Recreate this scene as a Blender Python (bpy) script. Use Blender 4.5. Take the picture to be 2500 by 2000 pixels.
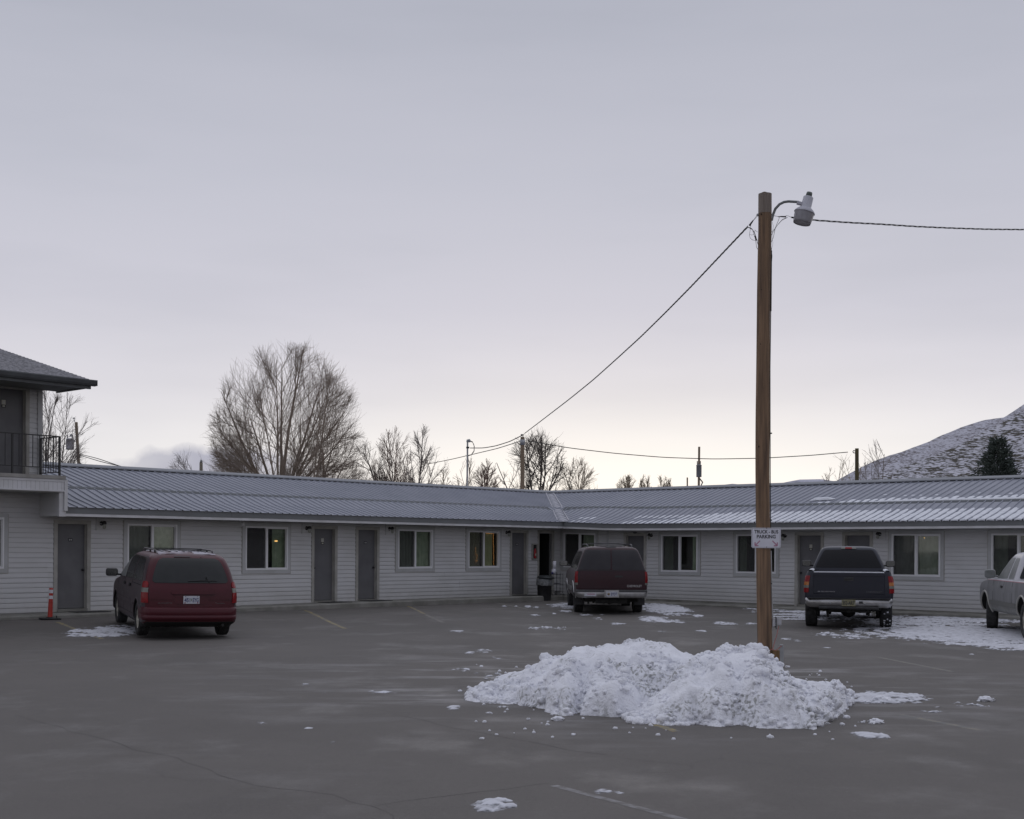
import bpy, bmesh, math, random
from math import sin, cos, pi, sqrt, radians as R, atan2, exp
from mathutils import Vector as V, Matrix, noise as NZ
for o in list(bpy.data.objects): bpy.data.objects.remove(o)
sc = bpy.context.scene
# ---------------------------------------------------------------- camera
FOC, CAMZ, ROLL = 3200.0, 1.80, 0.006
cam = bpy.data.cameras.new('camera'); camo = bpy.data.objects.new('camera', cam); sc.collection.objects.link(camo)
cam.sensor_width = 36; cam.lens = FOC/2500*36; cam.shift_y = 341/2500; cam.clip_start = .1; cam.clip_end = 9000
camo.matrix_world = Matrix.Translation((0, 0, CAMZ)) @ Matrix.Rotation(R(90), 4, 'X') @ Matrix.Rotation(ROLL, 4, 'Z')
sc.camera = camo
sc.render.resolution_x = 1024; sc.render.resolution_y = 819
# ---------------------------------------------------------------- world: dusk overcast
w = bpy.data.worlds.new('World'); sc.world = w; w.use_nodes = True
nt = w.node_tree; N = nt.nodes; L = nt.links; N.clear()
def nd(t, **k):
    n = N.new(t)
    for a, b in k.items(): setattr(n, a, b)
    return n
def mth(op, a, b=None, c=None, clamp=False):
    n = nd('ShaderNodeMath', operation=op); n.use_clamp = clamp
    for i, q in enumerate((a, b, c)):
        if q is None: continue
        if hasattr(q, 'links'): L.new(q, n.inputs[i])
        else: n.inputs[i].default_value = q
    return n.outputs[0]
def mixc(f, a, b, mode='MIX'):
    n = nd('ShaderNodeMix', data_type='RGBA', blend_type=mode)
    for i, q in ((0, f), (6, a), (7, b)):
        if hasattr(q, 'links'): L.new(q, n.inputs[i])
        elif i == 0: n.inputs[0].default_value = q
        else: n.inputs[i].default_value = (*q, 1)
    return n.outputs[2]
def ramp(f, stops, interp='LINEAR'):
    n = nd('ShaderNodeValToRGB'); n.color_ramp.interpolation = interp
    e = n.color_ramp.elements
    while len(e) < len(stops): e.new(.5)
    for i, (p, c) in enumerate(stops):
        e[i].position = p; e[i].color = (*c, 1) if not isinstance(c, float) else (c, c, c, 1)
    L.new(f, n.inputs[0]); return n.outputs[0]
tc = nd('ShaderNodeTexCoord').outputs['Generated']
sep = nd('ShaderNodeSeparateXYZ'); L.new(tc, sep.inputs[0]); dx, dy, dz = sep.outputs
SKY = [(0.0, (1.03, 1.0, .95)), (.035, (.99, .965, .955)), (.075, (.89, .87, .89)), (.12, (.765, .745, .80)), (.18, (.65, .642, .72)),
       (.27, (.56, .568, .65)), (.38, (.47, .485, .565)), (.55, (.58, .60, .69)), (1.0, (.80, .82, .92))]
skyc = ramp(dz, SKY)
# streaky altostratus
mp = nd('ShaderNodeMapping'); mp.inputs['Scale'].default_value = (1.2, 1.2, 6.5); L.new(tc, mp.inputs[0])
nz = nd('ShaderNodeTexNoise'); nz.inputs['Scale'].default_value = 2.2; nz.inputs['Detail'].default_value = 4; nz.inputs['Roughness'].default_value = .5; L.new(mp.outputs[0], nz.inputs['Vector'])
skyc = mixc(mth('MULTIPLY', mth('SUBTRACT', nz.outputs[0], .42, clamp=True), .75), skyc, (.42, .435, .50))
skyc = mixc(mth('MULTIPLY', mth('SUBTRACT', .52, nz.outputs[0], clamp=True), .40), skyc, (.72, .70, .78))
# azimuth: bright gap over the north ridge, bluish grey elsewhere
az = mth('ARCTAN2', dx, dy)
ga = mth('POWER', 2.718, mth('MULTIPLY', mth('POWER', mth('DIVIDE', mth('SUBTRACT', az, .08), .26), 2.0), -1.0))
low = mth('POWER', 2.718, mth('MULTIPLY', mth('POWER', mth('DIVIDE', mth('MAXIMUM', dz, 0), .088), 2.0), -1.0))
glow = mth('MULTIPLY', ga, low)
skyc = mixc(mth('MULTIPLY', glow, .9), skyc, (1.18, 1.13, 1.03))
# low dark cloud bank on the left
nz2 = nd('ShaderNodeTexNoise'); nz2.inputs['Scale'].default_value = 14; nz2.inputs['Detail'].default_value = 6; L.new(tc, nz2.inputs['Vector'])
wob = mth('MULTIPLY', mth('SUBTRACT', nz2.outputs[0], .5), .07)
top = mth('ADD', .060, wob)
top = mth('ADD', top, mth('MULTIPLY', mth('POWER', 2.718, mth('MULTIPLY', mth('POWER', mth('DIVIDE', mth('ADD', az, .235), .065), 2.0), -1.0)), .028))
bank = mth('MULTIPLY', mth('SUBTRACT', top, dz), 110.0, clamp=True)
bmask = mth('MULTIPLY', mth('SUBTRACT', mth('MULTIPLY', az, -1.0), .10), 9.0, clamp=True)
bmask = mth('MULTIPLY', bmask, mth('MULTIPLY', mth('SUBTRACT', mth('ADD', .36, mth('MULTIPLY', wob, 1.5)), mth('MULTIPLY', az, -1.0)), 9.0, clamp=True))
skyc = mixc(mth('MULTIPLY', mth('MULTIPLY', bank, bmask), .95), skyc, (.43, .44, .54))
# half of the sky behind the camera is darker
back = mth('MULTIPLY', mth('ADD', mth('MULTIPLY', dy, -1.0), .25), .8, clamp=True)
skyc = mixc(mth('MULTIPLY', back, .55), skyc, (.20, .21, .275))
ns = nd('ShaderNodeTexSky', sky_type='NISHITA'); ns.sun_disc = False; ns.sun_elevation = R(3); ns.sun_rotation = R(4.5); ns.altitude = 1300
nsc = mixc(1.0, ns.outputs[0], (.06, .06, .06), 'MULTIPLY')
skyc = mixc(.94, nsc, skyc)
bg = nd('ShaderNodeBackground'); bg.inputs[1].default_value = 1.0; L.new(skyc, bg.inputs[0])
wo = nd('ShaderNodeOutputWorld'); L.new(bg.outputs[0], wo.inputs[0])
sun = bpy.data.lights.new('sun', 'SUN'); sun.energy = .12; sun.angle = R(20); sun.color = (1, .9, .78)
suno = bpy.data.objects.new('sun', sun); sc.collection.objects.link(suno)
suno.rotation_euler = (R(87), 0, R(180-4.5))     # low behind the motel
suno.rotation_euler = V((-sin(R(4.5)), -cos(R(4.5)), -.06)).to_track_quat('-Z', 'Y').to_euler()
sc.view_settings.view_transform = 'Standard'; sc.view_settings.look = 'None'; sc.view_settings.exposure = 0; sc.view_settings.gamma = 1
sc.render.engine = 'CYCLES'; sc.cycles.use_denoising = True; sc.cycles.max_bounces = 6; sc.cycles.transparent_max_bounces = 10
sc.cycles.caustics_reflective = False; sc.cycles.caustics_refractive = False

# ---------------------------------------------------------------- helpers
def mat(name, col, rough=.6, metal=0.0, spec=.5, col2=None, ns=4.0, nr=(.35, .65), bump=0, bs=60, coat=0, emit=None, stretch=None, dirt=None, detail=5):
    m = bpy.data.materials.new(name); m.use_nodes = True; t = m.node_tree; p = t.nodes['Principled BSDF']
    p.inputs['Base Color'].default_value = (*col, 1); p.inputs['Roughness'].default_value = rough
    p.inputs['Metallic'].default_value = metal; p.inputs['Specular IOR Level'].default_value = spec
    if coat: p.inputs['Coat Weight'].default_value = coat; p.inputs['Coat Roughness'].default_value = .12
    if emit: p.inputs['Emission Color'].default_value = (*emit[0], 1); p.inputs['Emission Strength'].default_value = emit[1]
    co = None
    def vec(s=None):
        c = t.nodes.new('ShaderNodeTexCoord').outputs['Object']
        if s:
            q = t.nodes.new('ShaderNodeMapping'); q.inputs['Scale'].default_value = s; t.links.new(c, q.inputs[0]); c = q.outputs[0]
        return c
    last = None
    if col2:
        n = t.nodes.new('ShaderNodeTexNoise'); n.inputs['Scale'].default_value = ns; n.inputs['Detail'].default_value = detail; t.links.new(vec(stretch), n.inputs['Vector'])
        r = t.nodes.new('ShaderNodeMapRange'); r.inputs[1].default_value = nr[0]; r.inputs[2].default_value = nr[1]; t.links.new(n.outputs[0], r.inputs[0])
        x = t.nodes.new('ShaderNodeMix'); x.data_type = 'RGBA'; x.inputs[6].default_value = (*col, 1); x.inputs[7].default_value = (*col2, 1)
        t.links.new(r.outputs[0], x.inputs[0]); last = x.outputs[2]
    if dirt:   # (colour, z0, z1, amount): splashed dirt that climbs the thing from below
        n = t.nodes.new('ShaderNodeTexNoise'); n.inputs['Scale'].default_value = 7; n.inputs['Detail'].default_value = 6; t.links.new(vec(), n.inputs['Vector'])
        s = t.nodes.new('ShaderNodeSeparateXYZ'); t.links.new(vec(), s.inputs[0])
        a = t.nodes.new('ShaderNodeMapRange'); a.inputs[1].default_value = dirt[2]; a.inputs[2].default_value = dirt[1]; t.links.new(s.outputs[2], a.inputs[0])
        b = t.nodes.new('ShaderNodeMath'); b.operation = 'MULTIPLY_ADD'; b.inputs[1].default_value = .9; t.links.new(n.outputs[0], b.inputs[0]); b.inputs[2].default_value = .1
        c = t.nodes.new('ShaderNodeMath'); c.operation = 'MULTIPLY'; t.links.new(a.outputs[0], c.inputs[0]); t.links.new(b.outputs[0], c.inputs[1])
        d = t.nodes.new('ShaderNodeMath'); d.operation = 'MULTIPLY'; d.inputs[1].default_value = dirt[3]; d.use_clamp = True; t.links.new(c.outputs[0], d.inputs[0])
        x = t.nodes.new('ShaderNodeMix'); x.data_type = 'RGBA'; x.inputs[7].default_value = (*dirt[0], 1)
        if last: t.links.new(last, x.inputs[6])
        else: x.inputs[6].default_value = (*col, 1)
        t.links.new(d.outputs[0], x.inputs[0]); last = x.outputs[2]
        e = t.nodes.new('ShaderNodeMath'); e.operation = 'MULTIPLY_ADD'; e.inputs[1].default_value = .45; e.inputs[2].default_value = rough; t.links.new(d.outputs[0], e.inputs[0]); t.links.new(e.outputs[0], p.inputs['Roughness'])
    if last: t.links.new(last, p.inputs['Base Color'])
    if bump:
        n = t.nodes.new('ShaderNodeTexNoise'); n.inputs['Scale'].default_value = bs; n.inputs['Detail'].default_value = 4; t.links.new(vec(stretch), n.inputs['Vector'])
        b = t.nodes.new('ShaderNodeBump'); b.inputs['Strength'].default_value = bump; b.inputs['Distance'].default_value = .02
        t.links.new(n.outputs[0], b.inputs['Height']); t.links.new(b.outputs[0], p.inputs['Normal'])
    return m
def glassmat(name, tint, refl_rough=.03, alpha=.75):
    m = bpy.data.materials.new(name); m.use_nodes = True; t = m.node_tree; t.nodes.clear()
    tr = t.nodes.new('ShaderNodeBsdfTransparent'); tr.inputs[0].default_value = (*tint, 1)
    gl = t.nodes.new('ShaderNodeBsdfGlossy'); gl.inputs['Roughness'].default_value = refl_rough
    ge = t.nodes.new('ShaderNodeNewGeometry'); dp = t.nodes.new('ShaderNodeVectorMath'); dp.operation = 'DOT_PRODUCT'; t.links.new(ge.outputs['Incoming'], dp.inputs[0]); t.links.new(ge.outputs['Normal'], dp.inputs[1])
    def mm_(op, a, b):
        n_ = t.nodes.new('ShaderNodeMath'); n_.operation = op
        for i_, q_ in enumerate((a, b)):
            if hasattr(q_, 'links'): t.links.new(q_, n_.inputs[i_])
            else: n_.inputs[i_].default_value = q_
        return n_.outputs[0]
    fr = mm_('ADD', mm_('MULTIPLY', mm_('POWER', mm_('SUBTRACT', 1.0, mm_('ABSOLUTE', dp.outputs['Value'], 0)), 5.0), .9), .05)
    mx = t.nodes.new('ShaderNodeMixShader'); t.links.new(fr, mx.inputs[0]); t.links.new(tr.outputs[0], mx.inputs[1]); t.links.new(gl.outputs[0], mx.inputs[2])
    o = t.nodes.new('ShaderNodeOutputMaterial'); t.links.new(mx.outputs[0], o.inputs[0]); return m

def px(x, y, Z):
    """the point at depth Z that the photograph shows at pixel (x, y) of 2500 x 2000"""
    a, b = x-1250, y-1341
    return V(((a+ROLL*b)/FOC*Z, Z, CAMZ-(b-ROLL*a)/FOC*Z))
CX, CY = 1.655, 44.87
WF = {'L': ((.6717, .7408), (.7408, -.6717)), 'R': ((.7408, -.6717), (-.6717, -.7408))}
def sstep(a, b, x):
    t = max(0, min(1, (x-a)/(b-a))); return t*t*(3-2*t)
def W(wing, a, s, z, low=True):
    d, n = WF[wing]
    if wing == 'R' and low: z -= .085*sstep(.3, 3.5, a)*(1 if z < 2.9 else max(0, 1-(z-2.9)/1.1))
    return V((CX+a*d[0]+s*n[0], CY+a*d[1]+s*n[1], z))
def wall_s(X, Y):
    l = (X-CX)*.7408+(Y-CY)*-.6717; r = (X-CX)*-.6717+(Y-CY)*-.7408
    return min(l, r)
def gz(X, Y):
    s = wall_s(X, Y)
    B = .15-.03*sstep(-11, -2, X)-.06*sstep(3, 12, X)
    Rg = 6+5*exp(-((X-2)/5)**2)
    return B*(1-sstep(.8, Rg, s))
def gpx(x, y, lift=0):
    """ground point seen at a pixel"""
    Z = 25.0
    for _ in range(30):
        p = px(x, y, Z); h = gz(p.x, Z)+lift
        Z = (CAMZ-h)*FOC/((y-1341)-ROLL*(x-1250))
    p = px(x, y, Z); p.z = gz(p.x, p.y)+lift; return p

class MB:
    def __init__(s): s.v = []; s.f = []; s.m = []; s.sm = []
    def add(s, vs, fs, m=0, smooth=False):
        o = len(s.v); s.v += [V(p) for p in vs]
        for f in fs: s.f.append([i+o for i in f]); s.m.append(m); s.sm.append(smooth)
        return s
    def box(s, x0, x1, y0, y1, z0, z1, m=0, fn=None):
        vs = [(x, y, z) for z in (z0, z1) for y in (y0, y1) for x in (x0, x1)]
        if fn: vs = [fn(*p) for p in vs]
        return s.add(vs, [(0, 2, 3, 1), (4, 5, 7, 6), (0, 1, 5, 4), (2, 6, 7, 3), (0, 4, 6, 2), (1, 3, 7, 5)], m)
    def wbox(s, w, a0, a1, s0, s1, z0, z1, m=0): return s.box(a0, a1, s0, s1, z0, z1, m, lambda a, b, c: W(w, a, b, c))
    def rbox(s, c, sz, b=.01, m=0, mtx=None, seg=2):
        bm = bmesh.new(); bmesh.ops.create_cube(bm, size=1); bmesh.ops.scale(bm, vec=sz, verts=bm.verts)
        b = min(b, min(sz)*.45)
        bmesh.ops.bevel(bm, geom=bm.edges[:], offset=b, segments=seg, affect='EDGES', profile=.5)
        Mx = (mtx or Matrix.Identity(4)); vs = [Mx @ (v.co+V(c)) for v in bm.verts]; bm.verts.index_update()
        s.add(vs, [[v.index for v in f.verts] for f in bm.faces], m); bm.free(); return s
    def tube(s, pts, r, n=8, m=0, cap=True, smooth=True):
        pts = [V(p) for p in pts]; k = len(pts)
        if not hasattr(r, '__len__'): r = [r]*k
        vs = []; prev = None
        for i, p in enumerate(pts):
            t = (pts[min(i+1, k-1)]-pts[max(i-1, 0)])
            if t.length < 1e-9: t = V((0, 0, 1))
            t.normalize()
            if prev is None: u = t.cross(V((0, 0, 1)) if abs(t.z) < .9 else V((1, 0, 0))).normalized()
            else:
                u = (prev-t*prev.dot(t))
                u = u.normalized() if u.length > 1e-6 else t.orthogonal().normalized()
            prev = u; q = t.cross(u)
            for j in range(n):
                a = 2*pi*j/n; vs.append(p+(u*cos(a)+q*sin(a))*r[i])
        fs = [(i*n+j, i*n+(j+1) % n, (i+1)*n+(j+1) % n, (i+1)*n+j) for i in range(k-1) for j in range(n)]
        s.add(vs, fs, m, smooth)
        if cap and n > 3: s.add(vs[:n][::-1]+vs[-n:], [list(range(n)), list(range(n, 2*n))], m)
        return s
    def lathe(s, prof, n=24, m=0, mtx=None, smooth=True):
        Mx = mtx or Matrix.Identity(4); vs = [Mx @ V((r*cos(2*pi*j/n), r*sin(2*pi*j/n), z)) for r, z in prof for j in range(n)]
        k = len(prof); fs = [(i*n+j, i*n+(j+1) % n, (i+1)*n+(j+1) % n, (i+1)*n+j) for i in range(k-1) for j in range(n)]
        return s.add(vs, fs, m, smooth)
    def grid(s, rows, m=0, smooth=True, closed=False):
        nr, nc = len(rows), len(rows[0]); vs = [p for r in rows for p in r]
        fs = [(i*nc+j, i*nc+(j+1) % nc, (i+1)*nc+(j+1) % nc, (i+1)*nc+j) for i in range(nr-1) for j in range(nc if closed else nc-1)]
        return s.add(vs, fs, m, smooth)
    def ball(s, c, r, m=0, sub=2, amp=0, seed=0, sz=(1, 1, 1), freq=2.0):
        bm = bmesh.new(); bmesh.ops.create_icosphere(bm, subdivisions=sub, radius=1); bm.verts.index_update(); c = V(c)
        vs = []
        for v in bm.verts:
            k = 1+amp*NZ.noise(v.co*freq+V((seed*3.1, seed*1.7, seed)))
            vs.append(c+V((v.co.x*sz[0], v.co.y*sz[1], v.co.z*sz[2]))*r*k)
        s.add(vs, [[v.index for v in f.verts] for f in bm.faces], m, True); bm.free(); return s
    def build(s, name, mats, parent=None, world=False, origin=None):
        me = bpy.data.meshes.new(name)
        if not isinstance(mats, (list, tuple)): mats = [mats]
        if parent is not None:
            if world:
                inv = MW(parent).inverted(); vs = [inv @ p for p in s.v]
            else: vs = s.v
            off = V((0, 0, 0))
        else:
            if origin is None:
                xs = [p.x for p in s.v]; ys = [p.y for p in s.v]
                off = V(((min(xs)+max(xs))/2, (min(ys)+max(ys))/2, min(p.z for p in s.v)))
            else: off = V(origin)
            vs = [p-off for p in s.v]
        me.from_pydata([tuple(p) for p in vs], [], s.f)
        for q in mats: me.materials.append(q)
        me.polygons.foreach_set('material_index', s.m); me.polygons.foreach_set('use_smooth', s.sm)
        me.update()
        bm = bmesh.new(); bm.from_mesh(me); bmesh.ops.recalc_face_normals(bm, faces=bm.faces) if len(me.polygons) < 60000 else None; bm.to_mesh(me); bm.free()
        o = bpy.data.objects.new(name, me); sc.collection.objects.link(o)
        if parent is not None: o.parent = parent
        else: o.location = off
        return o
def MW(o):
    m = Matrix.LocRotScale(o.location, o.rotation_euler, o.scale)
    return MW(o.parent) @ m if o.parent else m
def tag(o, label=None, cat=None, group=None, kind=None):
    if label: o['label'] = label
    if cat: o['category'] = cat
    if group: o['group'] = group
    if kind: o['kind'] = kind
    return o
def thing(name, label, cat, loc=(0, 0, 0), rot=(0, 0, 0), group=None):
    o = bpy.data.objects.new(name, None); sc.collection.objects.link(o); o.location = loc; o.rotation_euler = rot; o.empty_display_size = .3
    return tag(o, label, cat, group)
def kids(o): return [c for c in bpy.data.objects if c.parent == o]
def dup(root, loc, rot, label, group=None):
    r = root.copy(); sc.collection.objects.link(r); r.location = loc; r.rotation_euler = rot; r['label'] = label
    if group: r['group'] = group
    for ch in kids(root):
        c = ch.copy(); sc.collection.objects.link(c); c.parent = r
        for g in kids(ch):
            d = g.copy(); sc.collection.objects.link(d); d.parent = c
    return r
def struct(o, k='structure'): o['kind'] = k; return o
def text(s, h, m, parent, mtx, name='lettering', width=None, depth=.002, bold=.024):
    c = bpy.data.curves.new('t', 'FONT'); c.body = s; c.size = 1; c.align_x = 'CENTER'; c.align_y = 'CENTER'; c.extrude = 0; c.resolution_u = 3; c.offset = bold
    o = bpy.data.objects.new('t', c); sc.collection.objects.link(o)
    dg = bpy.context.evaluated_depsgraph_get(); me = bpy.data.meshes.new_from_object(o.evaluated_get(dg)); bpy.data.objects.remove(o)
    xsn = [v.co.x for v in me.vertices]; ysn = [v.co.y for v in me.vertices]
    cw, chh = max(xsn)-min(xsn), max(ysn)-min(ysn); mx_, my_ = (max(xsn)+min(xsn))/2, (max(ysn)+min(ysn))/2
    ky = h/chh; kx = (width/cw) if width else ky
    mb = MB(); mb.add([mtx @ V(((v.co.x-mx_)*kx, (v.co.y-my_)*ky, depth)) for v in me.vertices], [list(p.vertices) for p in me.polygons])
    return mb.build(name, m, parent)
REARTXT = Matrix.Rotation(R(90), 4, 'X')       # text facing -Y, upright
# ---------------------------------------------------------------- materials
def asphalt_mat():
    m = bpy.data.materials.new('asphalt'); m.use_nodes = True; t = m.node_tree; p = t.nodes['Principled BSDF']; nn = t.nodes.new; lk = t.links.new
    co = nn('ShaderNodeTexCoord').outputs['Object']
    def noi(s, d=5, st=None, rg=.55):
        n = nn('ShaderNodeTexNoise'); n.inputs['Scale'].default_value = s; n.inputs['Detail'].default_value = d; n.inputs['Roughness'].default_value = rg
        if st:
            q = nn('ShaderNodeMapping'); q.inputs['Scale'].default_value = st; lk(co, q.inputs[0]); lk(q.outputs[0], n.inputs[0])
        else: lk(co, n.inputs[0])
        return n.outputs[0]
    def rg(x, a, b, c=0., d=1.):
        r = nn('ShaderNodeMapRange'); r.inputs[1].default_value = a; r.inputs[2].default_value = b; r.inputs[3].default_value = c; r.inputs[4].default_value = d; lk(x, r.inputs[0]); return r.outputs[0]
    def mx(f, a, b):
        x = nn('ShaderNodeMix'); x.data_type = 'RGBA'
        for i, q in ((0, f), (6, a), (7, b)):
            if hasattr(q, 'links'): lk(q, x.inputs[i])
            elif i == 0: x.inputs[0].default_value = q
            else: x.inputs[i].default_value = (*q, 1)
        return x.outputs[2]
    def mu(a, b, op='MULTIPLY'):
        x = nn('ShaderNodeMath'); x.operation = op; x.use_clamp = True
        for i, q in enumerate((a, b)):
            if hasattr(q, 'links'): lk(q, x.inputs[i])
            else: x.inputs[i].default_value = q
        return x.outputs[0]
    c = mx(rg(noi(.35, 7, None, .62), .36, .64), (.094, .085, .077), (.120, .109, .099))
    c = mx(rg(noi(1.6, 7, None, .65), .48, .74, 0, .20), c, (.150, .137, .127))
    c = mx(rg(noi(.8, 6, (1, .5, 1), .6), .54, .66, 0, .45), c, (.080, .074, .067))
    c = mx(rg(noi(4, 5, None, .6), .56, .68, 0, .45), c, (.088, .082, .076))
    c = mx(rg(noi(9, 3), .66, .78, 0, .35), c, (.085, .08, .076))
    c = mx(rg(noi(45, 3), .60, .72, 0, .5), c, (.072, .068, .062)); c = mx(rg(noi(30, 2), .68, .74, 0, .6), c, (.24, .235, .23))
    c = mx(rg(noi(260, 2), .35, .7, 0, .5), c, (.170, .160, .152))
    sx = nn('ShaderNodeSeparateXYZ'); lk(co, sx.inputs[0])
    # dark wet/oily stains in front of the walls, salt frost and painted ice sheen round the pile
    dist = nn('ShaderNodeVectorMath'); dist.operation = 'DISTANCE'; lk(co, dist.inputs[0]); dist.inputs[1].default_value = (1.6, 18, 0)
    near = rg(dist.outputs['Value'], 2.5, 6.5, 1., 0.)
    fr = rg(noi(.9, 7, (.55, 1.5, 1), .62), .50, .68)
    c = mx(mu(mu(fr, near), .42), c, (.31, .305, .32))
    fr2 = rg(noi(.5, 8, (.5, 1.3, 1), .65), .60, .74)
    c = mx(mu(fr2, .08), c, (.27, .262, .275))
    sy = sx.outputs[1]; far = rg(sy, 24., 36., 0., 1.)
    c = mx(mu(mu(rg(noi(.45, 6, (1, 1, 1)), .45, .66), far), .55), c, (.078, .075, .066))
    # hairline cracks
    vo = nn('ShaderNodeTexVoronoi'); vo.feature = 'DISTANCE_TO_EDGE'; vo.inputs['Scale'].default_value = .32
    nz_ = nn('ShaderNodeTexNoise'); nz_.inputs['Scale'].default_value = 1.3; nz_.inputs['Detail'].default_value = 6; lk(co, nz_.inputs[0])
    va = nn('ShaderNodeVectorMath'); va.operation = 'MULTIPLY_ADD'; lk(nz_.outputs[1], va.inputs[0]); va.inputs[1].default_value = (1.1, 1.1, 0); lk(co, va.inputs[2]); lk(va.outputs[0], vo.inputs[0])
    crk = mu(rg(vo.outputs[0], .0, .008, 1., 0.), rg(noi(.25, 2), .48, .56))
    c = mx(mu(crk, .22), c, (.06, .055, .052))
    lk(c, p.inputs['Base Color'])
    r = mx(rg(noi(.7, 6, (1, .8, 1), .6), .52, .66), (.80,)*3, (.55,)*3); r = mx(mu(fr, near), r, (.34,)*3); r = mx(mu(fr2, .35), r, (.45,)*3); lk(r, p.inputs['Roughness'])
    b = nn('ShaderNodeBump'); b.inputs['Strength'].default_value = .5; b.inputs['Distance'].default_value = .012; lk(mu(noi(120, 3), noi(25, 3), 'ADD'), b.inputs['Height']); lk(b.outputs[0], p.inputs['Normal'])
    return m
M_asph = asphalt_mat()
M_dirt = mat('earth', (.12, .10, .08), .95, col2=(.45, .45, .48), ns=.5, nr=(.45, .55))
M_conc = mat('concrete', (.27, .265, .24), .85, col2=(.18, .175, .155), ns=2.2, bump=.4, bs=40)
M_vinyl = mat('vinyl_siding', (.60, .60, .605), .5, col2=(.53, .53, .525), ns=1.1, nr=(.4, .75), stretch=(1, 1, 2.5), dirt=((.34, .32, .28), .20, .75, .55))
M_trim = mat('grey_trim', (.50, .505, .51), .55, col2=(.45, .455, .45), ns=3)
M_beige = mat('beige_trim', (.42, .41, .38), .6, col2=(.34, .33, .30), ns=4)
M_white = mat('white_trim', (.66, .66, .68), .45, col2=(.56, .56, .56), ns=3)
M_wframe = mat('white_vinyl_frame', (.78, .78, .79), .4)
M_door = mat('grey_door_paint', (.142, .142, .150), .5, col2=(.115, .115, .122), ns=2.5, dirt=((.20, .19, .175), .25, 1.0, .4))
M_roof = mat('grey_steel_roofing', (.285, .298, .35), .45, spec=.5, col2=(.25, .265, .315), ns=1.2, bump=.05, bs=5)
M_flash = mat('steel_flashing', (.115, .125, .135), .55, spec=.25, col2=(.10, .108, .118), ns=2)
M_gutter = mat('dark_gutter_paint', (.105, .115, .12), .5, col2=(.085, .09, .095), ns=3)
M_fasc = mat('grey_fascia', (.17, .18, .185), .5, col2=(.15, .155, .16), ns=2)
M_soff = mat('soffit', (.36, .36, .34), .6); M_soffd = mat('dark_soffit', (.13, .13, .115), .8)
M_shingle = mat('asphalt_shingle', (.38, .375, .40), .9, col2=(.19, .19, .20), ns=14, nr=(.4, .6), bump=.6, bs=30)
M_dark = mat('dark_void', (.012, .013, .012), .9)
M_room = mat('room_wall', (.12, .11, .09), .9)
M_curt = mat('green_curtain', (.36, .40, .30), .85, col2=(.27, .31, .225), ns=6)
M_screen = mat('insect_screen', (.035, .035, .036), .8)
M_black = mat('black_metal', (.02, .02, .021), .45)
M_blkpl = mat('black_plastic', (.022, .022, .024), .5, col2=(.04, .04, .042), ns=8)
M_rubber = mat('tyre_rubber', (.018, .018, .018), .85, col2=(.045, .045, .045), ns=12, bump=.3, bs=40)
M_glass = glassmat('window_glass', (.88, .91, .88))
M_steel = mat('galvanised_steel', (.42, .43, .44), .45, metal=.6, col2=(.33, .34, .35), ns=8)
M_chrome = mat('chrome', (.55, .55, .56), .22, metal=.9, col2=(.38, .38, .38), ns=6, dirt=((.25, .24, .22), .2, .9, 1.0))
M_snow = mat('snow', (.84, .86, .91), .85, col2=(.70, .72, .77), ns=9, nr=(.4, .7), bump=.8, bs=45, spec=.3)
M_wood = mat('pole_wood', (.275, .175, .105), .85, col2=(.115, .075, .05), ns=5, nr=(.35, .68), stretch=(5, 5, .25), bump=.8, bs=14)
M_wood2 = mat('grey_pole_wood', (.30, .235, .165), .9, col2=(.21, .165, .12), ns=4, stretch=(5, 5, .5))
M_yel = mat('worn_yellow_paint', (.34, .27, .11), .8, col2=(.17, .165, .15), ns=11, nr=(.38, .56))
M_yel2 = mat('faded_line_paint', (.235, .215, .175), .8, col2=(.165, .163, .158), ns=7, nr=(.4, .55))
M_wline = mat('worn_white_paint', (.26, .255, .26), .8, col2=(.15, .142, .136), ns=9, nr=(.38, .58))
M_crack = mat('crack_filler', (.060, .055, .05), .8, col2=(.10, .093, .086), ns=5, nr=(.35, .55))
M_orange = mat('orange_plastic', (.50, .045, .03), .5, col2=(.38, .035, .025), ns=9)
M_refl = mat('white_reflective_band', (.66, .66, .70), .4)
M_warm = mat('warm_lamp', (.8, .5, .2), .5, emit=((1, .55, .18), 1.6))
M_bulb = mat('fairy_light', (.9, .5, .2), .5, emit=((1, .42, .12), .9))
M_mat = mat('rubber_mat', (.03, .03, .03), .9, col2=(.05, .048, .045), ns=30)
M_lamp = mat('lamp_housing', (.50, .50, .55), .5, col2=(.42, .42, .47), ns=6)
M_pale = mat('pale_plate', (.50, .49, .42), .5)
M_signw = mat('sign_white', (.70, .70, .76), .4, col2=(.64, .64, .70), ns=5)
M_ink = mat('black_ink', (.03, .03, .035), .5)
M_redink = mat('faded_red_ink', (.42, .20, .28), .5)
M_wire = mat('cable', (.028, .028, .027), .6)

# ---------------------------------------------------------------- ground
def axis(lo, hi, fine0, fine1, df, dc):
    out = [lo]; x = lo
    while x < hi-1e-6:
        d = df if fine0 <= x < fine1 else dc
        if x < fine0 < x+d: d = fine0-x
        x = min(hi, x+d); out.append(x)
    return out
xs = [-3000, -800, -200, -60]+axis(-26, 26, -20, 20, .5, 3)+[60, 200, 800, 3000]
ys = [-3000, -500, -60, -15]+axis(-6, 50, 8, 48, .5, 2)+[80, 200, 800, 3000]
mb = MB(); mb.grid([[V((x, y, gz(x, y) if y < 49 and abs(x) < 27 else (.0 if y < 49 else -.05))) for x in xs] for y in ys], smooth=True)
struct(mb.build('parking_lot', M_asph, origin=(0, 0, 0)))
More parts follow.
